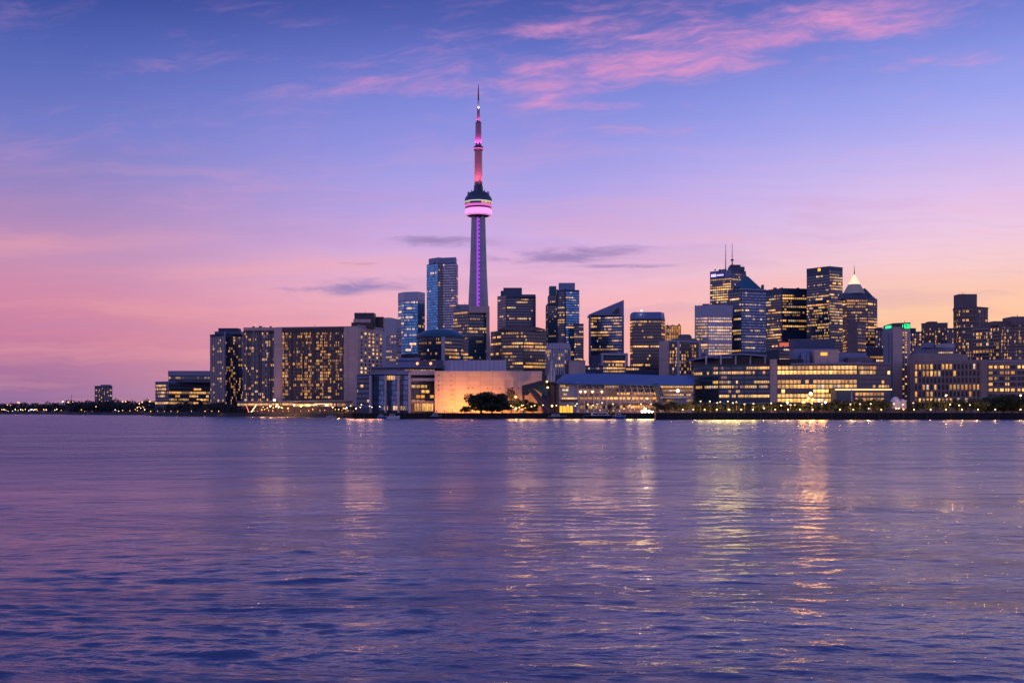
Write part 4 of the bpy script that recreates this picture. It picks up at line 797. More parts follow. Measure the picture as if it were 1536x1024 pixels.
# ------------------------------------------------------------------ observation tower
TY = 1900.0; TX = X(717.6, TY); tz = lambda y: Z(y, TY); tr = lambda px: px*TY/F
def lamp_child(root, name, loc, energy, col, aim=None, size=60, soft=.6):
    l = bpy.data.lights.new(name, 'SPOT' if aim else 'POINT'); l.energy = energy; l.color = col; l.shadow_soft_size = soft
    if aim: l.spot_size = R(size); l.spot_blend = .6
    o = bpy.data.objects.new(name, l); COL.objects.link(o); o.parent = root; o.location = Vector(loc)-ORG[root.name]
    if aim: o.rotation_euler = (Vector(aim)-Vector(loc)).to_track_quat('-Z', 'Y').to_euler()
    return o
def obs_tower():
    r = thing('observation_tower', 'slender concrete observation tower with a glowing pink pod and a tall mast', 'tower', (TX, TY, GZ))
    def section(z, R_, core, leg):
        pts = []
        for k in range(3):
            a = R(-90+60+120*k); t = Vector((math.cos(a), math.sin(a))); n = Vector((-t.y, t.x))
            am = a-R(60); pts.append((TX+core*math.cos(am), TY+core*math.sin(am), z))
            for q, w in ((core*.95, -1), (R_, -1), (R_, 1), (core*.95, 1)):
                p = t*q+n*leg*w; pts.append((TX+p.x, TY+p.y, z))
        return pts
    lv = [(GZ-1, 34, 13), (60, 26.5, 11.5), (120, 21, 10.2), (183, 17.2, 9.2), (240, 14.2, 8.2), (300, 12.0, 7.4), (tz(325), 11.0, 7.0)]
    m = MB(); secs = [section(z, a, c, 4.6 if z > 100 else 5.4) for z, a, c in lv]; n = len(secs[0])
    for s_ in secs: m.v += s_
    for k in range(len(secs)-1):
        for q in range(n):
            j = (q+1) % n; m.f.append((k*n+q, k*n+j, (k+1)*n+j, (k+1)*n+q)); m.uv.append(None)
    m.build('shaft', 'tower_concrete', r)
    m = MB(); m2 = MB()
    for k in range(len(lv)-1):
        z0, a0, c0 = lv[k]; z1, a1, c1 = lv[k+1]
        y0, y1 = TY-c0-1.2, TY-c1-1.2
        m.face([(TX-2.6, y0, z0), (TX-.2, y0, z0), (TX-.2, y1, z1), (TX-2.6, y1, z1)]); m2.face([(TX+.3, y0, z0), (TX+2.4, y0, z0), (TX+2.4, y1, z1), (TX+.3, y1, z1)])
    m.build('elevator_light', 'strip_magenta', r); m2.build('elevator_window', 'strip_violet', r)
    c = (TX, TY)
    def L(name, prof, mat, n=40, smooth=True, panes=0): return MB().lathe([(tr(a), tz(y)) for a, y in prof], c, n, panes).build(name, mat, r, smooth)
    L('pod_underside', [(8, 327), (9, 325.5), (16.5, 324.2), (19, 323)], 'concrete_dark')
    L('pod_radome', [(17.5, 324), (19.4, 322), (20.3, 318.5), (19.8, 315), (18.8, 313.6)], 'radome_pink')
    L('pod_rim', [(18.8, 313.6), (19.5, 313.2), (19.5, 311.2)], 'dark_metal')
    L('pod_light_band', [(19.5, 311.2), (20.6, 310.4), (20.6, 308.6), (20.1, 308)], 'strip_pink')
    w = L('pod_window_ring', [(20.1, 308), (20.5, 304.6)], 'glass_brown', panes=80); w.color = (.34, 1.2, .6, 1)
    L('pod_light_line', [(20.5, 304.6), (21, 304.2), (21, 303.4), (20.5, 303)], 'strip_pale')
    L('pod_roof', [(20.5, 303), (20.6, 300.5), (19.6, 297), (17.2, 294), (16.2, 293.2), (16.6, 292.4), (16.2, 290.6), (13.5, 289.6), (10, 287.6), (8, 287)], 'slate')
    for k in range(14):
        a = 2*math.pi*k/14
        x, y = TX+tr(15.6)*math.cos(a), TY+tr(15.6)*math.sin(a); MB().tube([(x, y, tz(291)), (x, y, tz(287.4+.7*(k % 3)))], .7, 5).build('roof_antenna', 'dark_metal', r)
    L('roof_machine_room', [(8, 287.4), (7.2, 286), (6.6, 279), (5.6, 277.6)], 'slate', 12, False)
    MB().box(TX+tr(1.5), TX+tr(5), TY-tr(8.5), TY-tr(5), tz(287), tz(275)).build('crane_house', 'dark_metal', r)
    L('upper_shaft', [(5.9, 280), (5.7, 250), (5.5, 226)], 'mast_steel', 6, False)
    L('upper_pod', [(5.5, 226.5), (7, 225.6), (7.3, 224), (7.3, 221.5), (6.6, 220.4), (5.6, 219.4)], 'dark_metal'); L('upper_pod_light', [(7.35, 224.6), (7.45, 224.4), (7.45, 223.2), (7.35, 223)], 'strip_pink')
    L('mast_base', [(4.6, 219.6), (4.3, 184.2)], 'mast_steel', 8, False); L('mast_collar', [(4.6, 185.2), (4.6, 184)], 'dark_metal', 8, False)
    L('mast_middle', [(2.7, 184.2), (2.0, 165)], 'mast_steel', 8, False); L('mast_upper', [(1.7, 165), (1.4, 151)], 'hull_white', 8, False)
    L('mast_dark_section', [(1.15, 151), (1.05, 141)], 'dark_metal', 8, False); L('mast_tip', [(1.0, 141), (.45, 127)], 'antenna_red', 8, False)
    mg = (1, .16, .62)
    for a in (-150, -90, -30, 90):
        q = lambda rr, y, da=0: (TX+tr(rr)*math.cos(R(a)), TY+tr(rr)*math.sin(R(a)), tz(y))
        lamp_child(r, 'mast_light', q(6.4, 218), 34000, (1, .14, .78), q(3.6, 200), 70); lamp_child(r, 'mast_light', q(4.2, 183.2), 9000, (1, .2, .85), q(1.6, 172), 60); lamp_child(r, 'mast_light', q(2.3, 164), 5200, (1, .6, .95), q(1.2, 154), 70)
        lamp_child(r, 'shaft_light', q(13.5, 288), 190000, (1, .24, .34), q(5, 240), 44)
    return r
obs_tower()

# ------------------------------------------------------------------ terminal with the blue roof
def terminal():
    Y0 = 792.0
    b = Bld('terminal_building', 'long low terminal with a sloping blue metal roof and lit arcade', 'building', [(866, Y0+8), (1040, Y0+8)], 577.5, 'concrete_beige', 50)
    r = b.root; rx0, rx1 = 832, 1041
    m = MB(); lo = [(X(p, Y0), Y0-2, Z(y, Y0)) for p, y in ((832, 573.5), (870, 575.5), (940, 576.5), (985, 577), (1041, 577.2))]; hi = [(X(p, Y0+34), Y0+34, Z(y, Y0+34)) for p, y in ((846, 561), (874, 559.6), (940, 560.6), (985, 562.6), (1041, 562.8))]
    for k in range(4): m.face([lo[k], lo[k+1], hi[k+1], hi[k]])
    for k in range(4): m.face([(lo[k][0], lo[k][1], lo[k][2]-.6), (lo[k+1][0], lo[k+1][1], lo[k+1][2]-.6), lo[k+1], lo[k]])
    bk = [(p[0], p[1]+30, p[2]-3) for p in hi]
    for k in range(4): m.face([hi[k], hi[k+1], bk[k+1], bk[k]])
    m.face([(lo[0][0], lo[0][1], lo[0][2]-.6), lo[0], hi[0], (hi[0][0], hi[0][1], lo[0][2]-.6)]); m.face([lo[-1], (lo[-1][0], lo[-1][1], lo[-1][2]-.6), (hi[-1][0], hi[-1][1], lo[-1][2]-.6), hi[-1]])
    m.build('roof', 'blue_roof', r)
    MB().box(X(833, Y0+30), X(866, Y0+30), Y0+6, Y0+40, GZ, Z(574, Y0+6)).build('end_wing', 'concrete_light', r)
    b.block('end_wall', 838.5, 866.5, 575.5, 618, 'concrete_light', dY=-6.5, depth=12)
    def row(p0, p1, Yr, ya, yb, fh, lit, **k):
        s_.P = [(X(p0, Yr), Yr), (X(p1, Yr), Yr)]; s_.Y = Yr; s_.root = r; s_.bands(0, ya, yb, fh, 'glass_brown', lit=lit, full=1, inset=.1, **k)
    Yw = Y0+1.3; b.Y = Y0+8
    for p0, p1, ya in ((840, 848, 568.8+8), (842, 853, 579), (843, 853, 583), (844, 851, 589.5), (842, 866, 595.5)): row(p0, p1, Yw, ya, ya+4.2, 1.8, .75, bri=1.6, pale=.7, pane=1.2)
    b.block('bay_window', 842, 866.5, 599.2, 602, 'slate', dY=-8, depth=3); b.block('end_fin', 865.6, 867, 572.6, 617, 'white_frame', dY=-8, depth=3)
    row(867, 980, Y0+7.9, 578, 582.2, 1.9, .02, band=.9); row(925, 980, Y0+7.9, 583, 587.3, 1.9, .1, band=.9)
    row(869, 985, Y0+7.9, 594.3, 600.6, 2.9, .62, bri=1.6, pale=.2, pane=2.4); row(925, 985, Y0+7.9, 588, 593, 2.2, .5, bri=1.0, pale=.1, pane=2.4)
    row(988, 1040, Y0+7.9, 578, 582.5, 2.0, .7, bri=1.2, pale=.2); row(988, 1040, Y0+7.9, 583.4, 588, 2.0, .5, bri=1.3, pale=.9); row(988, 1040, Y0+7.9, 590, 594.6, 2.0, .4, bri=1.1, pale=.2); row(1000, 1040, Y0+7.9, 598, 604, 2.6, .5, bri=1.2)
    row(940, 984, Y0+7.9, 606.5, 614, 3.3, .8, bri=1.5, pale=.2); row(870, 938, Y0+7.9, 606, 616, 4.2, .4, bri=1.3, pale=.2)
    b.block('gallery', 867, 925, 582.3, 590.5, 'concrete_tan', dY=-5, depth=5); b.block('floor_beam', 867, 986, 602.4, 604, 'concrete_light', dY=-6, depth=6); b.block('floor_beam', 925, 986, 587.5, 588.1, 'concrete_light', dY=-3, depth=3)
    for px in (871, 878, 889, 903):
        MB().ball((X(px, Y0), Y0+1.2, Z(587.3, Y0)), .6).build('arcade_lamp', 'eave_lamp', r)
    for k in range(13):
        px = 868+k*9.4; x = X(px, Y0); zt = Z(577.2, Y0)
        MB().tube([(x, Y0+1.5, zt), (x+1.6, Y0+1.2, zt-1.4), (x+2.2, Y0+.8, zt-4), (x+2.2, Y0+.8, Z(582, Y0) if k < 6 else Z(602, Y0))], .32, 6).build('arcade_rib', 'white_frame', r)
    for px in (868, 876, 882, 891, 899, 903, 910, 930, 946, 962, 978): MB().tube([(X(px, Y0), Y0+.6, GZ), (X(px, Y0), Y0+.6, Z(604 if px > 912 else 590.5, Y0))], .42, 8).build('column', 'white_frame', r)
    for dx_ in (0, 4, 8):
        MB().tube([(X(979+dx_*.6, Y0), Y0-.5, Z(576, Y0)), (X(983+dx_*.8, Y0), Y0-1, Z(582, Y0)), (X(986+dx_*.8, Y0), Y0-1, Z(592, Y0)), (X(988+dx_*.8, Y0), Y0-1, Z(604, Y0))], 1.1, 6).build('roof_downpipe', 'slate', r)
    b.block('entrance_canopy', 992, 1032, 594.8, 597, 'concrete_light', dY=-14, depth=12); b.block('entrance_block', 1013, 1030, 597, 606, 'steel_blue', dY=-10, depth=8); MB().ball((X(1016, 784), 782, Z(586, 784)), 1.1).build('entrance_lamp', 'lamp_cold', r)
glow_mat('eave_lamp', (1, .66, .38), 8)
terminal()

# dark slanted canopy and the brown drum beside it
def canopy():
    Yc = 776.0; r = thing('canopy_pavilion', 'dark angular canopy with a slanting truss and a blue glass triangle', 'pavilion', (X(803, Yc), Yc+6, GZ))
    P = lambda x, y, d=0: (X(x, Yc), Yc+d, Z(y, Yc))
    def slab(name, pts, mat, d0, d1):
        m = MB(); f = [P(x, y, d0) for x, y in pts]; g = [P(x, y, d1) for x, y in pts]; n = len(pts)
        m.face(f); m.face(g[::-1])
        for k in range(n): m.face([f[k], g[k], g[(k+1) % n], f[(k+1) % n]][::-1])
        m.build(name, mat, r)
    slab('roof_beam', [(783, 578), (817, 569.2), (822, 570.5), (799, 580.2), (796, 587), (792, 592), (783, 592)], 'dark_metal', 0, 16)
    slab('leg', [(783.5, 591.9), (787, 591.9), (787, 618), (783.5, 618)], 'dark_metal', 1, 5)
    slab('glass_panel', [(799, 580.5), (816, 571.5), (822, 573), (823.5, 596)], 'teal_panel', 8, 8.6)
    slab('truss_beam', [(792, 584), (798, 580), (827, 610), (828, 618), (818, 618)], 'bronze', -2, 3); slab('beam_edge', [(791.4, 584.5), (792.6, 583.8), (826.4, 617), (824.5, 617.6)], 'concrete_brown', -2.5, -2.05)
    slab('back_arch', [(796.5, 592), (803, 596), (811, 606), (813, 618), (816, 618), (814, 606), (806, 594.5)], 'concrete_beige', 6, 8)
    t = thing('drum_tower', 'dark brown drum tower topped by three pale pipes beside the slanted canopy', 'tower', (X(829, 779), 782, GZ))
    c = (X(829.5, 782), 782); q = lambda px: px*782/F; zz = lambda y: Z(y, 782)
    MB().lathe([(q(5.6), GZ), (q(6), zz(606)), (q(7.6), zz(578))], c, 24).build('drum', 'bronze', t); MB().lathe([(q(7.6), zz(578)), (q(9.6), zz(576)), (q(9.8), zz(574.6)), (q(7), zz(573)), (q(6), zz(572.6))], c, 24).build('cap', 'dark_metal', t)
    MB().box(c[0]+q(4), c[0]+q(8.6), 778, 784, GZ, zz(577)).build('stair_shaft', 'bronze', t)
    for px, y0, w in ((821.5, 561, 1.0), (826, 540, 1.05), (830.5, 552, 1.0)): MB().tube([(X(px, 782), 781, zz(573)), (X(px+1.2, 782), 781, zz(y0))], [w*1.0, w*.75], 10).build('pipe', 'concrete_light', t)
    for px, y, rr in ((820.3, 572.2, .55), (821.5, 581, .55), (828, 608.5, .6)): MB().ball((X(px, 776), 775.5, Z(y, 776)), rr).build('wall_lamp', 'lamp_amber', t)
    k = thing('kiosk', 'low kiosk wall glowing bright yellow beside the drum tower', 'kiosk', (X(849, 779), 781, GZ))
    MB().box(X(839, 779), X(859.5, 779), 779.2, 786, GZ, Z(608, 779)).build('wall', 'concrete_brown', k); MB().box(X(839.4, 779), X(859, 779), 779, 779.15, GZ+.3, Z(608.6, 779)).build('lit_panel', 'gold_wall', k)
    for px in (844, 849, 854): MB().box(X(px, 779)-.15, X(px, 779)+.15, 778.7, 779, GZ, Z(608, 779)).build('post', 'bronze', k)
canopy()
def dome_tent(px, w, yt):
    Yd = 700.0; r = thing('dome_tent', ('larger' if w > 7 else 'smaller')+' white dome tent lit up at the foot of the green-signed tower', 'tent', (X(px, Yd), Yd, GZ))
    rr = w*Yd/F; h = Z(yt, Yd)-GZ
    MB().lathe([(rr*math.cos(R(a)), GZ+h*(.45+.55*math.sin(R(a))) if a else GZ+h*.3) for a in range(0, 85, 12)]+[(.1, GZ+h)], (X(px, Yd), Yd), 20).build('shell', 'dome_white', r, True)
    MB().tube([(X(px, Yd)-rr*.8, Yd, GZ), (X(px, Yd)-rr*.8, Yd, GZ+h*.4)], .2).build('leg', 'pole_metal', r); MB().tube([(X(px, Yd)+rr*.8, Yd, GZ), (X(px, Yd)+rr*.8, Yd, GZ+h*.4)], .2).build('leg', 'pole_metal', r)
    MB().ball((X(px, Yd), Yd-rr*.5, GZ+h*.3), .5).build('lamp', 'lamp_amber', r)
dome_tent(1343, 8, 594.5); dome_tent(1354, 6, 598)

# ------------------------------------------------------------------ trees
def tree_proto(name, seed, leaf, nleaf=420, squat=1.0, blobs=9, size=.075):
    """height 1, standing at the origin"""
    g = random.Random(seed); r = thing(name, None, 'tree', (0, 0, 0))
    m = MB(); m.tube([(0, 0, -.03), (.01, 0, .18), (.0, .01, .42), (.02, 0, .7)], [.035, .026, .018, .006], 6)
    for k in range(4):
        a = g.uniform(0, 6.28); m.tube([(0, 0, .26+.06*k), (.11*math.cos(a), .11*math.sin(a), .4+.07*k), (.2*math.cos(a), .2*math.sin(a), .52+.08*k)], [.014, .009, .003], 5)
    m.build('trunk', 'bark', r)
    bl = [(g.gauss(0, .17)*squat, g.gauss(0, .17)*squat, g.uniform(.22, .78), g.uniform(.15, .25)) for k in range(blobs)]+[(0, 0, .55, .28)]
    m = MB()
    for k in range(nleaf):
        bx_, by_, bz_, br = g.choice(bl)
        d = Vector((g.gauss(0, 1), g.gauss(0, 1), g.gauss(0, 1))).normalized()*br*g.uniform(.55, 1.08)
        c = Vector((bx_+d.x, by_+d.y, max(.06, min(1.0, bz_+d.z*.85))))
        n = (d.normalized()+Vector((g.gauss(0, .6), g.gauss(0, .6), g.gauss(0, .6)))).normalized(); t = n.orthogonal().normalized(); t = Matrix.Rotation(g.uniform(0, 6.28), 3, n) @ t; w = n.cross(t); q = size*g.uniform(.55, 1.25)
        m.face([c-t*q*.6, c+w*q*.45+n*q*.1, c+t*q*.6, c-w*q*.45-n*q*.1])
    m.build('crown', leaf, r); return r
PROTO = [tree_proto('tree', s, 'leaf_green', 560, 1.2, 10, .085) for s in (1, 2, 3, 4)]; BIG = [tree_proto('tree', s, 'leaf_dark', 4200, 1.45, 24, .066) for s in (7, 8)]; FAR = [tree_proto('tree', s, 'leaf_far', 340, 1.5, 10, .09) for s in (11, 12, 13)]; LITP = tree_proto('tree', 21, 'leaf_green', 700, .5, 8, .05)
used_proto = set()
def plant(src, px, Y, ytop, label, group, wide=1.0, zg=GZ):
    h = Z(ytop, Y)-zg; p = (X(px, Y), Y, zg); w = h*wide*rnd.uniform(.9, 1.12)
    if src.name not in used_proto:
        used_proto.add(src.name); t = src; t.location = p; t.scale = (w, w, h); t.rotation_euler.z = rnd.uniform(0, 6.28); t['label'] = label
        if group: t['group'] = group
        return t
    return copy_tree(src, p, label, group, (w, w, h), rnd.uniform(0, 6.28))
plant(BIG[0], 722, 772, 584, 'biggest dark round tree in front of the orange-lit pale hall', None, 1.45); plant(BIG[1], 753, 771, 587, 'large dark tree touching the biggest tree before the pale hall', None, 1.2); plant(BIG[0], 799, 768, 600.5, 'small round dark tree under the slanted canopy', None, 1.15); plant(LITP, 767, 788, 578.5, 'slim tree lit golden yellow against the pale hall', None, .8); plant(BIG[0], 738, 774, 587.5, 'round dark tree filling the middle of the clump before the pale hall', None, 1.2); plant(BIG[1], 781, 786, 596, 'dim brown tree between golden lit tree and slanted canopy', None, .9); plant(BIG[1], 697, 776, 608, 'low bush at the left foot of the biggest dark tree', None, 1.6)
plant(LITP, 914, 786, 605, 'small amber-lit tree in front of the terminal arcade', None, 1.2)
px = 988.0; k = 0
LAMPS = [1024, 1040, 1057, 1075, 1094, 1112, 1129, 1146, 1163, 1182, 1200, 1219, 1260, 1280, 1303, 1322, 1348, 1371, 1396, 1419, 1443, 1467, 1493, 1531]
while px < 1336:
    Y = rnd.uniform(684, 702); yt = rnd.uniform(598.5, 604)
    if px > 1245: yt -= 4
    lab = ('round quay tree in the row before the blue-roofed terminal', 'round quay tree in the row before the dark glass office', 'round quay tree in the row before the yellow-lit office')[0 if px < 1040 else 1 if px < 1160 else 2]
    plant(PROTO[k % 4], px, Y, yt, lab, lab.replace('round quay tree in the row', 'quay trees'), rnd.uniform(1.1, 1.5)); px += rnd.uniform(6.5, 11); k += 1
px = 1362.0
while px < 1474:
    plant(PROTO[k % 4], px, rnd.uniform(684, 704), rnd.uniform(594, 602), 'leafy quay tree in the row before the gridded beige office', 'quay trees before the gridded office', rnd.uniform(.9, 1.2)); px += rnd.uniform(9, 14); k += 1
for px, yt in ((1480, 597), (1492, 592), (1505, 589.5), (1518, 590), (1530, 594), (1543, 592), (1556, 596)): plant(BIG[k % 2], px, rnd.uniform(688, 712), yt, 'tall dark tree in the dense clump at the right end of the quay', 'dark trees at the right end of the quay', 1.15); k += 1
def prof(x, tab):
    for (a, ya), (b_, yb) in zip(tab, tab[1:]):
        if a <= x <= b_: return ya+(yb-ya)*(x-a)/(b_-a)
    return tab[-1][1]
TT = [(-60, 601), (0, 602), (16, 599.8), (25, 601.5), (36, 599.6), (48, 600.5), (60, 599.6), (75, 601), (95, 599.5), (112, 598.3), (124, 597.8), (132, 595), (140, 596.5), (170, 595.5), (176, 594), (190, 597.5), (203, 598), (215, 595), (228, 596), (240, 600)]
px = -40.0
while px < 234:
    for q in range(2):
        Y = (2160 if px < 100 else 1860)-q*(45 if px < 100 else 110)+rnd.uniform(-10, 10); yt = prof(px, TT)+rnd.uniform(-.8, 1.2)+q*5.5
        plant(FAR[k % 3], px+q*3, Y, yt, 'dark tree in the distant wood along the far left shore', 'trees in the distant wood', rnd.uniform(.9, 1.3), zg=2.2); k += 1
    px += rnd.uniform(5.2, 8)
px = 222.0
while px < 372:
    Y = prof(px, [(222, 1262), (300, 1160), (372, 1092)])+12; yt = prof(px, [(222, 612), (255, 607), (262, 603), (285, 595.5), (296, 600), (308, 603), (330, 599), (345, 602), (360, 607), (372, 611)])+rnd.uniform(-1.5, 2)
    plant(FAR[k % 3], px, Y, yt, 'dark shore tree before the stepped office block and the blue apartments', 'dark shore trees left of the hotel', rnd.uniform(1.1, 1.6), zg=3.4); px += rnd.uniform(5, 8); k += 1
for px in (505, 513, 521): plant(FAR[k % 3], px, 900, 606+rnd.uniform(0, 3), 'small dark tree among the bright shop lamps at the hotel corner', 'small trees at the hotel corner', 1.1); k += 1

# ------------------------------------------------------------------ lamps along the water
def lamp_proto(name, h, r, mat, arm=None):
    t = thing(name, None, 'lamp', (0, 0, 0)); MB().tube([(0, 0, -.1), (0, 0, h-.1)], [.11, .07], 6).build('pole', 'pole_metal', t); MB().ball((0, 0, h+r*.7), r, 10, 6).build('lamp_globe', mat, t); return t
glow_mat('quay_globe', (1, .56, .22), 9); glow_mat('path_globe', (1, .52, .18), 5); glow_mat('shop_globe', (1, .40, .07), 7); glow_mat('shop_white', (1, .66, .34), 11); glow_mat('tall_globe', (1, .46, .12), 11); glow_mat('cold_globe', (.85, .86, 1), 8)
LP = {n: lamp_proto('street_lamp', h, r, m) for n, h, r, m in (('quay', 1.6, .30, 'quay_globe'), ('path', 2.2, .36, 'path_globe'), ('shop', 3.6, .32, 'shop_globe'), ('white', 4.2, .36, 'shop_white'), ('tall', 10.6, .5, 'tall_globe'), ('cold', 3, .3, 'cold_globe'))}
def lamp(kind, px, Y, label, group=None, h=None, zg=GZ, s=1.0):
    src = LP[kind]; p = (X(px, Y), Y, zg)
    if src.name not in used_proto: used_proto.add(src.name); src.location = p; src['label'] = label; src.scale = (s, s, s); (group and src.__setitem__('group', group)); return src
    return copy_tree(src, p, label, group, (s, s, s))
for px in LAMPS: lamp('quay' if px not in (1146, 1303, 1348) else 'cold', px, 677.6-12*(px-984)/552, 'low globe lamp on the edge of the long stone quay', 'globe lamps along the quay edge', zg=4.35, s=1 if px not in (1146, 1303, 1348) else .8)
for px, y, lab in ((1419, 592, 'tall lamp post before the gridded beige office'), (1531, 592, 'tall lamp post in front of the dark tree clump at the right end'), (1213, 596, 'tall lamp post before the yellow-lit office')): lamp('tall', px, 680, lab, s=(Z(y, 680)-4.3)/11)
for i in range(11): lamp('path', 226+i*10.2, 1262-i*13.5, 'small path lamp under the dark shore trees', 'path lamps under the shore trees', zg=3.4, s=.8)
for px, y, kd in ((377, 616, 'shop'), (381, 617, 'white'), (386, 617, 'shop'), (393, 614, 'shop'), (397, 613, 'shop'), (401, 611, 'shop'), (405, 609.6, 'white'), (410, 610.5, 'shop'), (414, 610, 'white'), (418, 610.5, 'white'), (422, 610, 'shop'), (403, 615, 'shop'), (409, 615.5, 'shop'), (416, 615.5, 'shop'), (424, 616, 'shop'), (432, 611.5, 'shop'), (433, 616, 'shop'), (451, 617, 'shop'), (463, 615, 'shop'), (469, 613, 'shop'), (411.5, 601, 'white'), (416, 605.5, 'shop'), (480, 615, 'shop'), (487, 614.5, 'shop')):
    Y = prof(px, [(370, 1091), (440, 1026), (505, 936)])+4; lamp(kd, px, Y, 'bright amber lamp in the crowded lights at the foot of the hotel', 'amber lamps at the foot of the hotel', zg=3.4 if y > 613 else 3.4, s=max(.5, (Z(y, Y)-3.4)/4.2))
lamp('white', 441, 1028, 'brightest round lamp at the water in front of the hotel pier', zg=3.4, s=1.7)
for px, y, kd in ((499, 611, 'white'), (503, 613.5, 'shop'), (508, 614, 'white'), (513, 615, 'shop'), (518, 613, 'white'), (522, 615, 'shop'), (526, 614, 'cold'), (530, 616, 'shop'), (534, 613, 'white'), (520, 609, 'cold'), (515, 611.5, 'shop')): lamp(kd, px, 846 if px < 531 else 770, 'bright lamp by the shops at the right corner of the hotel', 'shop lamps at the hotel corner', zg=3.9, s=max(.4, (Z(y, 846)-3.9)/4.2))
for px, y, kd in ((681, 615, 'shop'), (687, 616, 'shop'), (695, 615.5, 'shop'), (708, 615, 'shop'), (714, 610.5, 'shop'), (743, 616.5, 'shop')): lamp(kd, px, 772, 'small amber lamp under the dark trees before the pale hall', 'amber lamps under the hall trees', s=max(.35, (Z(y, 772)-4)/4.2))
for px, y, kd in ((769, 610, 'white'), (774, 609.5, 'cold'), (779, 609.5, 'shop'), (784, 612.5, 'shop'), (788, 610, 'shop')): lamp(kd, px, 772, 'bright lamp over the market tents before the pale hall', 'lamps over the market tents', s=max(.4, (Z(y, 772)-4)/4.4))
lamp('tall', 773.5, 780, 'bright lamp post beside the golden lit tree', s=(Z(594.5, 780)-4)/11.2)
for px, y, kd in ((866, 617, 'cold'), (881, 615.5, 'cold'), (900, 615, 'white'), (913, 615.5, 'shop'), (920, 615.5, 'white'), (929, 616, 'white'), (936, 612, 'shop'), (945, 615, 'shop'), (952, 613, 'shop'), (957, 616, 'shop'), (990, 617, 'white'), (995, 616.5, 'shop'), (1006, 614, 'shop'), (1010, 616, 'shop')): lamp(kd, px, 762 if px < 984 else 690, 'lamp on the pier in front of the terminal arcade', 'pier lamps before the terminal', s=max(.35, (Z(y, 762)-4)/4.4))
lamp('tall', 971, 786, 'tall lamp before the right end of the terminal arcade', s=(Z(597, 786)-4)/11.2)
for px, y, kd in ((1208, 606, 'shop'), (1216, 604, 'shop'), (1219, 597, 'shop'), (1181, 605, 'white'), (1192, 606, 'shop'), (1216, 592, 'white'), (1206, 601, 'shop'), (1238, 604, 'white'), (1230, 611, 'cold'), (1270, 610, 'shop')): lamp(kd, px, 706, 'lamp among the quay trees before the yellow-lit office', 'lamps among the quay trees', s=max(.5, (Z(y, 706)-4)/4.2))
f = thing('floodlight', 'blinding white floodlight on the pier corner by the terminal', 'lamp', (X(968, 757), 757, 4.1))
MB().tube([(X(968, 757), 757, 4.0), (X(968, 757), 757, 5.2)], .15).build('stand', 'pole_metal', f)
for dx_, dz_, q in ((0, 0, .95), (-2.2, -.5, .6), (2.4, -.5, .7), (4.6, -.6, .45), (-.3, 1.5, .5)): MB().ball((X(968, 757)+dx_, 756.5, 5.5+dz_), q).build('lamp_head', 'flood_white', f)  # extra glowing balls spread the lamp to stand for its bloom
MB().box(X(968, 757)-3.4, X(968, 757)+5.4, 756.9, 757.1, 4.5, 4.75).build('crossbar', 'pole_metal', f)
for px, y, kd, s in ((3, 617, 'white', 2), (6, 616.5, 'white', 2), (9, 617.5, 'shop', 2), (12, 616.8, 'cold', 1.6), (19, 617.5, 'cold', 1.6), (23, 616.8, 'white', 2), (27, 617, 'shop', 1.8), (31, 617.4, 'white', 2), (34, 616, 'white', 1.8), (38, 613.5, 'shop', 2.4), (43, 613, 'cold', 2), (45.5, 611.8, 'cold', 2), (48, 610.6, 'cold', 2.4), (50.5, 612.5, 'cold', 2), (55, 612, 'shop', 2), (47, 618.4, 'shop', 2.4), (52.5, 618.6, 'white', 2), (56, 617, 'shop', 1.7), (65.5, 611.5, 'shop', 2), (69, 612.5, 'shop', 2), (69.5, 615, 'white', 1.8), (66, 617.5, 'shop', 2), (82, 617.5, 'white', 1.7), (85, 615.2, 'white', 2.1), (92, 615.4, 'shop', 1.8), (122, 617.2, 'shop', 2), (127, 617.6, 'shop', 1.2), (173, 616.2, 'white', 1.6), (178, 615, 'cold', 1.6), (184, 614.3, 'shop', 1.7), (195, 615.5, 'shop', 1.5)):
    Y = prof(px, [(-60, 2150), (0, 2105), (60, 2015), (110, 1815), (135, 1655), (215, 1575), (230, 1340)])+6; lamp(kd, px, Y, 'bright lamp at the waterline of the distant left shore', 'lamps along the distant left shore', zg=max(1.6, Z(y, Y)-4.2*s), s=s*.8)
for px, y, kd in ((203, 614, 'shop'), (206, 612, 'white'), (208.5, 610, 'shop'), (209, 606, 'white'), (211, 612.5, 'white'), (213.5, 609.5, 'shop'), (215.5, 611, 'shop'), (217, 615, 'white'), (206, 616, 'shop')): lamp(kd, px, 1575, 'lamp in the pyramid of lights on the near left shore', 'lamps in the pyramid of lights', zg=max(2, Z(y, 1575)-4.6), s=1.2)
for px, y, kd, s, Y in ((94, 602.5, 'white', 2.2, 2060), (102.5, 602, 'shop', 3, 2060), (109, 602, 'shop', 1.6, 1900), (184, 601.5, 'shop', 1.8, 1740), (188.5, 601.5, 'shop', 2, 1740), (213.5, 602, 'shop', 2, 1560), (224.5, 600.8, 'shop', 2.4, 1400), (144, 609, 'shop', 1.8, 1720), (29, 603.5, 'shop', 2.2, 2060), (27, 602.5, 'shop', 2, 2060), (11, 606.5, 'shop', 1.8, 2060), (16, 607, 'shop', 1.4, 2060)):
    kk = LP[kd]; lamp(kd, px, Y, 'lamp showing between the tree tops of the distant wood', 'lamps in the distant wood', zg=Z(y, Y)-4.2*s, s=s)
m_ = thing('radio_mast', 'thin radio mast rising above the distant wood', 'mast', (X(107.5, 1950), 1950, 2.2)); MB().tube([(X(107.5, 1950), 1950, 2), (X(107.5, 1950), 1950, Z(592, 1950))], [.6, .3], 5).build('pole', 'pole_metal', m_)

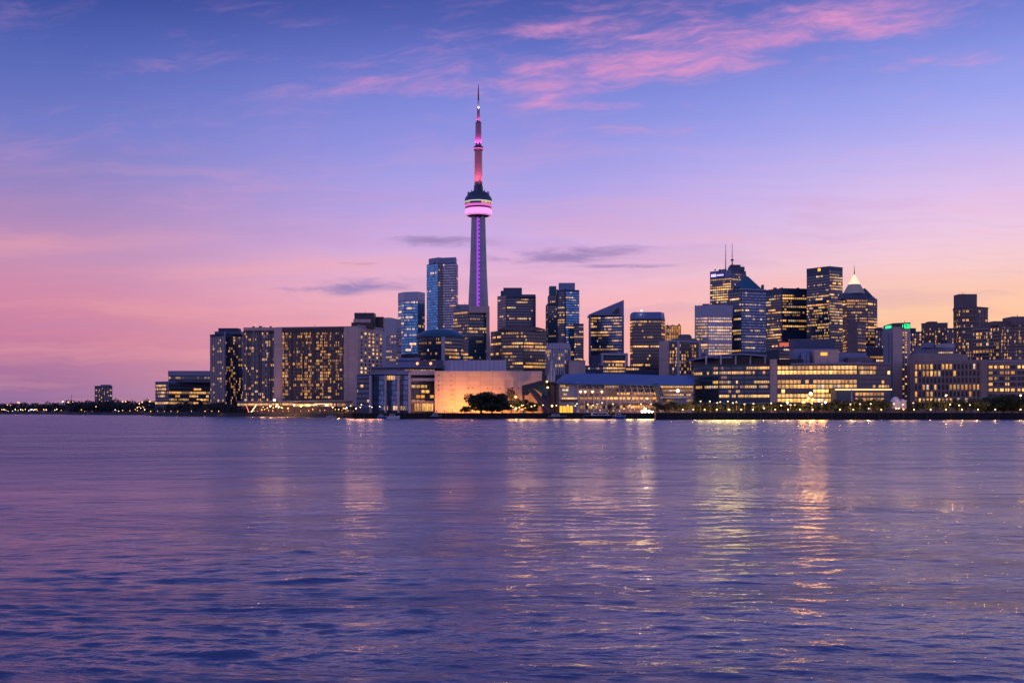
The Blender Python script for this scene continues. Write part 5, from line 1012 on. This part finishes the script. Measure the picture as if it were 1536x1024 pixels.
def glow(px, Y, z, pw, col=(1, .5, .16), r=.4):
    l = bpy.data.lights.new('lamp_light', 'POINT'); l.energy = pw; l.color = col; l.shadow_soft_size = r
    return l
def add_lights():
    n = 0
    for o in list(COL.objects):
        if o.parent or not o.name.startswith('street_lamp') or o.location.y > 1300: continue
        n += 1; g = o.get('group') or 'x'
        pw, every = {'globe lamps along the quay edge': (3200, 1), 'lamps among the quay trees': (2600, 1), 'amber lamps at the foot of the hotel': (2600, 3), 'pier lamps before the terminal': (600, 3), 'shop lamps at the hotel corner': (2200, 3), 'lamps over the market tents': (1600, 2), 'amber lamps under the hall trees': (900, 3), 'path lamps under the shore trees': (300, 2), 'x': (2600, 1)}.get(g, (0, 1))
        if pw == 0 or n % every: continue
        h = max(c.dimensions.z for c in o.children)*o.scale.z
        l = bpy.data.lights.new('lamp_light', 'POINT'); l.energy = pw; l.color = (1, .47, .13); l.shadow_soft_size = .35
        lo = bpy.data.objects.new('lamp_light', l); COL.objects.link(lo); lo.parent = o; lo.location = (0, (.9 if g.startswith('globe') else -.9)/o.scale.z, h/o.scale.z+.2)
add_lights()
def added_floods(px, Y, zg, h, pw, col, label):  # floodlight posts added only to throw bright reflection columns onto the water
    for q in (-15, 0, 15): added_flood(px+q+rnd.uniform(-2, 2), Y, zg, h*rnd.uniform(.75, 1.15), pw*rnd.uniform(.2, .36), col, label)
def added_flood(px, Y, zg, h, pw, col, label):
    t = thing('added_floodlight', label.replace('floodlight', 'one of three floodlights'), 'lamp', (X(px, Y), Y, zg), label.replace('floodlight', 'floodlights')); x = X(px, Y)
    MB().tube([(x, Y, zg-.1), (x, Y, zg+h)], [.14, .09], 6).build('pole', 'pole_metal', t)
    MB().box(x-.35, x+.35, Y-.25, Y+.1, zg+h, zg+h+.4).build('lamp_head', 'dark_metal', t); MB().box(x-.28, x+.28, Y-.28, Y-.252, zg+h+.06, zg+h+.34).build('lens', 'shop_white', t)
    lamp_child(t, 'water_glint_light', (x, Y-.7, zg+h+.2), pw*.42*(.5 if px > 1280 or px < 500 else 1), col, (x, Y-30, zg+h-4), 165, 2.2)
for px, Y, zg, h, pw, col, lab in ((541, 763, 4, 5, 34000, (1, .42, .20), 'floodlight added on the pier corner below the glass waterfront block'), (556, 764, 4, 4, 24000, (1, .42, .22), 'floodlight added on the pier before the pale fins of the glass block'), (782, 764, 4, 5, 40000, (1, .46, .15), 'floodlight added on the pier before the market tents'), (801, 764, 4, 5, 30000, (1, .48, .16), 'floodlight added on the pier before the slanted canopy'),
        (850, 758, 4, 5, 24000, (1, .56, .2), 'floodlight added on the pier before the yellow kiosk'), (880, 758, 4, 6, 42000, (1, .52, .22), 'floodlight added on the pier before the left bays of the arcade'), (903, 758, 4, 6, 36000, (1, .52, .22), 'floodlight added on the pier before the middle of the arcade'), (960, 757, 4, 6, 62000, (1, .60, .22), 'floodlight added on the pier left of the blinding white one'),
        (1066, 676, 4.35, 6, 30000, (1, .70, .18), 'floodlight added on the long quay before the left of the dark glass office'), (1090, 676, 4.35, 6, 44000, (1, .72, .18), 'floodlight added on the long quay before the middle of the dark glass office'), (1116, 676, 4.35, 6, 30000, (1, .70, .18), 'floodlight added on the long quay before the right of the dark glass office'), (1217, 676, 4.35, 6, 80000, (1, .40, .08), 'floodlight added on the long quay before the brightest trees of the yellow-lit office'),
        (1170, 676, 4.35, 5, 22000, (1, .6, .25), 'floodlight added on the long quay before the beige stair tower'), (1290, 676, 4.35, 5, 24000, (1, .5, .2), 'floodlight added on the long quay before the entrance wing'), (1356, 676, 4.35, 5, 26000, (1, .52, .24), 'floodlight added on the long quay before the dome tents'), (1440, 676, 4.35, 5, 24000, (1, .5, .22), 'floodlight added on the long quay before the gridded office'), (408, 1034, 3.4, 6, 60000, (1, .42, .16), 'floodlight added at the waterline before the hotel pier')): added_floods(px, Y, zg, h, pw, col, lab)
def railing():
    xa, xb = X(986, 675.5), X(1560, 663); r = thing('quay_railing', 'thin metal railing along the top of the long stone quay', 'railing', ((xa+xb)/2, 670, 4.35)); p0 = None
    q = lambda t, z: (xa+(xb-xa)*t, 675.3+(663.3-675.3)*t, z)
    for z in (4.9, 5.35): MB().tube([q(0, z), q(1, z)], .05, 5).build('rail', 'pole_metal', r)
    for k in range(70):
        a = q(k/69, 4.3)
        if p0 is None: o = MB().tube([a, (a[0], a[1], 5.4)], .05, 5).build('post', 'pole_metal', r); p0 = a
        else: c = o.copy(); COL.objects.link(c); c.location = (a[0]-p0[0], a[1]-p0[1], 0)
railing()
def rooftops():
    for s, lab in BL:
        if any(w in lab for w in ('wedge', 'pyramid', 'cone', 'dome', 'curved', 'tapered', 'rounded', 'green sign', 'blue glass office', 'vertical ribs', 'terminal with', 'roof canopy', 'pale hall', 'far ', 'restaurant', 'rooftop wing', 'tall pale fins')): continue
        a, b, c, d = Vector(s.poly[0]), Vector(s.P[-1]), Vector(s.back[0]), Vector(s.back[1]); zt = s.zt
        at_ = lambda u_, v_: (a.lerp(b, u_)).lerp(d.lerp(c, u_), v_)
        L = (b-a).length
        for k in range(int(min(6, 2+L/12))):
            p = at_(rnd.uniform(.1, .9), rnd.uniform(.3, .6)); w = rnd.uniform(1.2, 3.2); h = rnd.uniform(1.0, 2.8)
            MB().box(p.x-w/2, p.x+w/2, p.y-1.2, p.y+1.2, zt-.05, zt+h).build('cooling_unit', rnd.choice(('slate', 'concrete_grey', 'dark_metal')), s.root)
        if L > 20:
            p = at_(rnd.uniform(.15, .85), .45); h = rnd.uniform(3, 6.5); MB().tube([(p.x, p.y, zt-.1), (p.x, p.y, zt+h)], [.22, .1], 5).build('roof_mast', 'pole_metal', s.root)
            if zt > 90: MB().ball((p.x, p.y, zt+h+.2), .4, 8, 5).build('warning_light', 'lamp_red', s.root)
rooftops()
lamp_child(f, 'flood_beam', (X(968, 757), 755, 6.5), 4000, (1, .70, .45))
# festoons on leaning masts
for px, lean, lab in ((374, -5, 'leaning mast of string lights tilting left beside the hotel lamps'), (376, 3, 'leaning mast of white string lights tilting right beside the hotel lamps')):
    Y = 1088; t = thing('festoon_mast', lab, 'light mast', (X(px, Y), Y, 3.4)); x0 = X(px, Y); x1 = X(px+lean+(6 if lean > 0 else 0), Y); zt = Z(607, Y)
    MB().tube([(x0, Y, 3), (x1, Y, zt)], .2).build('pole', 'pole_metal', t)
    for i in range(6): MB().ball((x0+(x1-x0)*(i+1)/6.5, Y-.4, 3.4+(zt-3.4)*(i+1)/6.2), .34, 8, 5).build('bulb', 'lamp_red' if lean < 0 else 'lamp_small', t)
# ------------------------------------------------------------------ boats and tents on the pier
def boat(px, Y, L, label, hull, hh=1.5, cab=True, z=-.3):
    x0 = X(px, Y); t = thing('boat', label, 'boat', (x0, Y, 0)); m = MB(); st = [(-.5, .42, 0), (-.2, .5, 0), (.2, .46, .05), (.4, .25, .16), (.5, .02, .28)]; sec = []
    Wd = L*.28
    for u_, w_, s_r in st: sec.append([(x0+u_*L, Y-Wd*w_, z+hh*(1+s_r)), (x0+u_*L*.94, Y-Wd*w_*.6, z), (x0+u_*L*.94, Y+Wd*w_*.6, z), (x0+u_*L, Y+Wd*w_, z+hh*(1+s_r))])
    for a in range(4):
        for q in range(3): m.face([sec[a][q], sec[a][q+1], sec[a+1][q+1], sec[a+1][q]])
        m.face([sec[a][3], sec[a][0], sec[a+1][0], sec[a+1][3]])
    m.face(sec[0]); m.build('hull', hull, t)
    MB().tube([(x0-L*.5, Y-Wd*.44, z+hh), (x0+L*.2, Y-Wd*.48, z+hh*1.06), (x0+L*.49, Y-Wd*.03, z+hh*1.29)], .09, 5).build('rail', 'hull_white', t)
    if cab:
        MB().prism([(x0-L*.3, Y-Wd*.3), (x0+L*.16, Y-Wd*.3), (x0+L*.16, Y+Wd*.3), (x0-L*.3, Y+Wd*.3)], z+hh*.98, z+hh*1.75, top=[(x0-L*.28, Y-Wd*.26), (x0+L*.08, Y-Wd*.26), (x0+L*.08, Y+Wd*.26), (x0-L*.28, Y+Wd*.26)]).build('cabin', 'hull_white', t)
        w = MB(); w.face([(x0-L*.26, Y-Wd*.315, z+hh*1.2), (x0+L*.1, Y-Wd*.315, z+hh*1.2), (x0+L*.07, Y-Wd*.3, z+hh*1.6), (x0-L*.26, Y-Wd*.3, z+hh*1.6)], [(0, 0), (5, 0), (5, 1), (0, 1)]); o = w.build('cabin_window', 'window_glass', t); o.color = (-1, 0, 0, 1)
        MB().tube([(x0-L*.1, Y, z+hh*1.7), (x0-L*.1, Y, z+hh*2.6)], .07, 5).build('mast', 'pole_metal', t)
    return t
boat(905, 741, 27, 'long dark barge moored along the pier before the terminal', 'hull_navy', 2.6); boat(929, 737, 9, 'blue motorboat with white cabin at the bow of the dark barge', 'hull_blue', 2.2)
boat(590, 756, 9, 'white motorboat moored below the glass waterfront block', 'hull_white', 2.0); boat(573, 757, 7, 'small blue motorboat moored left of the white one by the glass block', 'hull_blue', 1.9); boat(654, 756, 8, 'white and navy motorboat moored at the left corner of the pale hall', 'hull_navy', 2.3); boat(836, 747, 13, 'dark low workboat moored below the brown drum tower', 'hull_navy', 2.0); boat(497, 925, 9, 'small white boat off the shop lamps at the hotel corner', 'hull_white', 1.4)
for px, w, lab in ((760, 4, 'leftmost pale market tent beside the big dark trees'), (770, 4.4, 'middle pale market tent before the hall'), (781, 4, 'rightmost pale market tent next to the slanted canopy')):
    Y = 775; x = X(px, Y); t = thing('market_tent', lab, 'tent', (x, Y, GZ)); h = w*.62; m = MB(); q = w/2*.95
    m.prism([(x-q, Y-q), (x+q, Y-q), (x+q, Y+q), (x-q, Y+q)], GZ+h*.8, GZ+h*1.25, top=[(x-.1, Y-.1), (x+.1, Y-.1), (x+.1, Y+.1), (x-.1, Y+.1)]).build('canopy', 'dome_white', t)
    for sx in (-1, 1):
        for sy in (-1, 1): MB().tube([(x+sx*q*.94, Y+sy*q*.94, GZ), (x+sx*q*.94, Y+sy*q*.94, GZ+h*.8)], .09, 5).build('leg', 'pole_metal', t)
for s in PROTO+BIG+FAR+[LITP]+list(LP.values()):
    if s.name not in used_proto: raise RuntimeError('unused '+s.name)
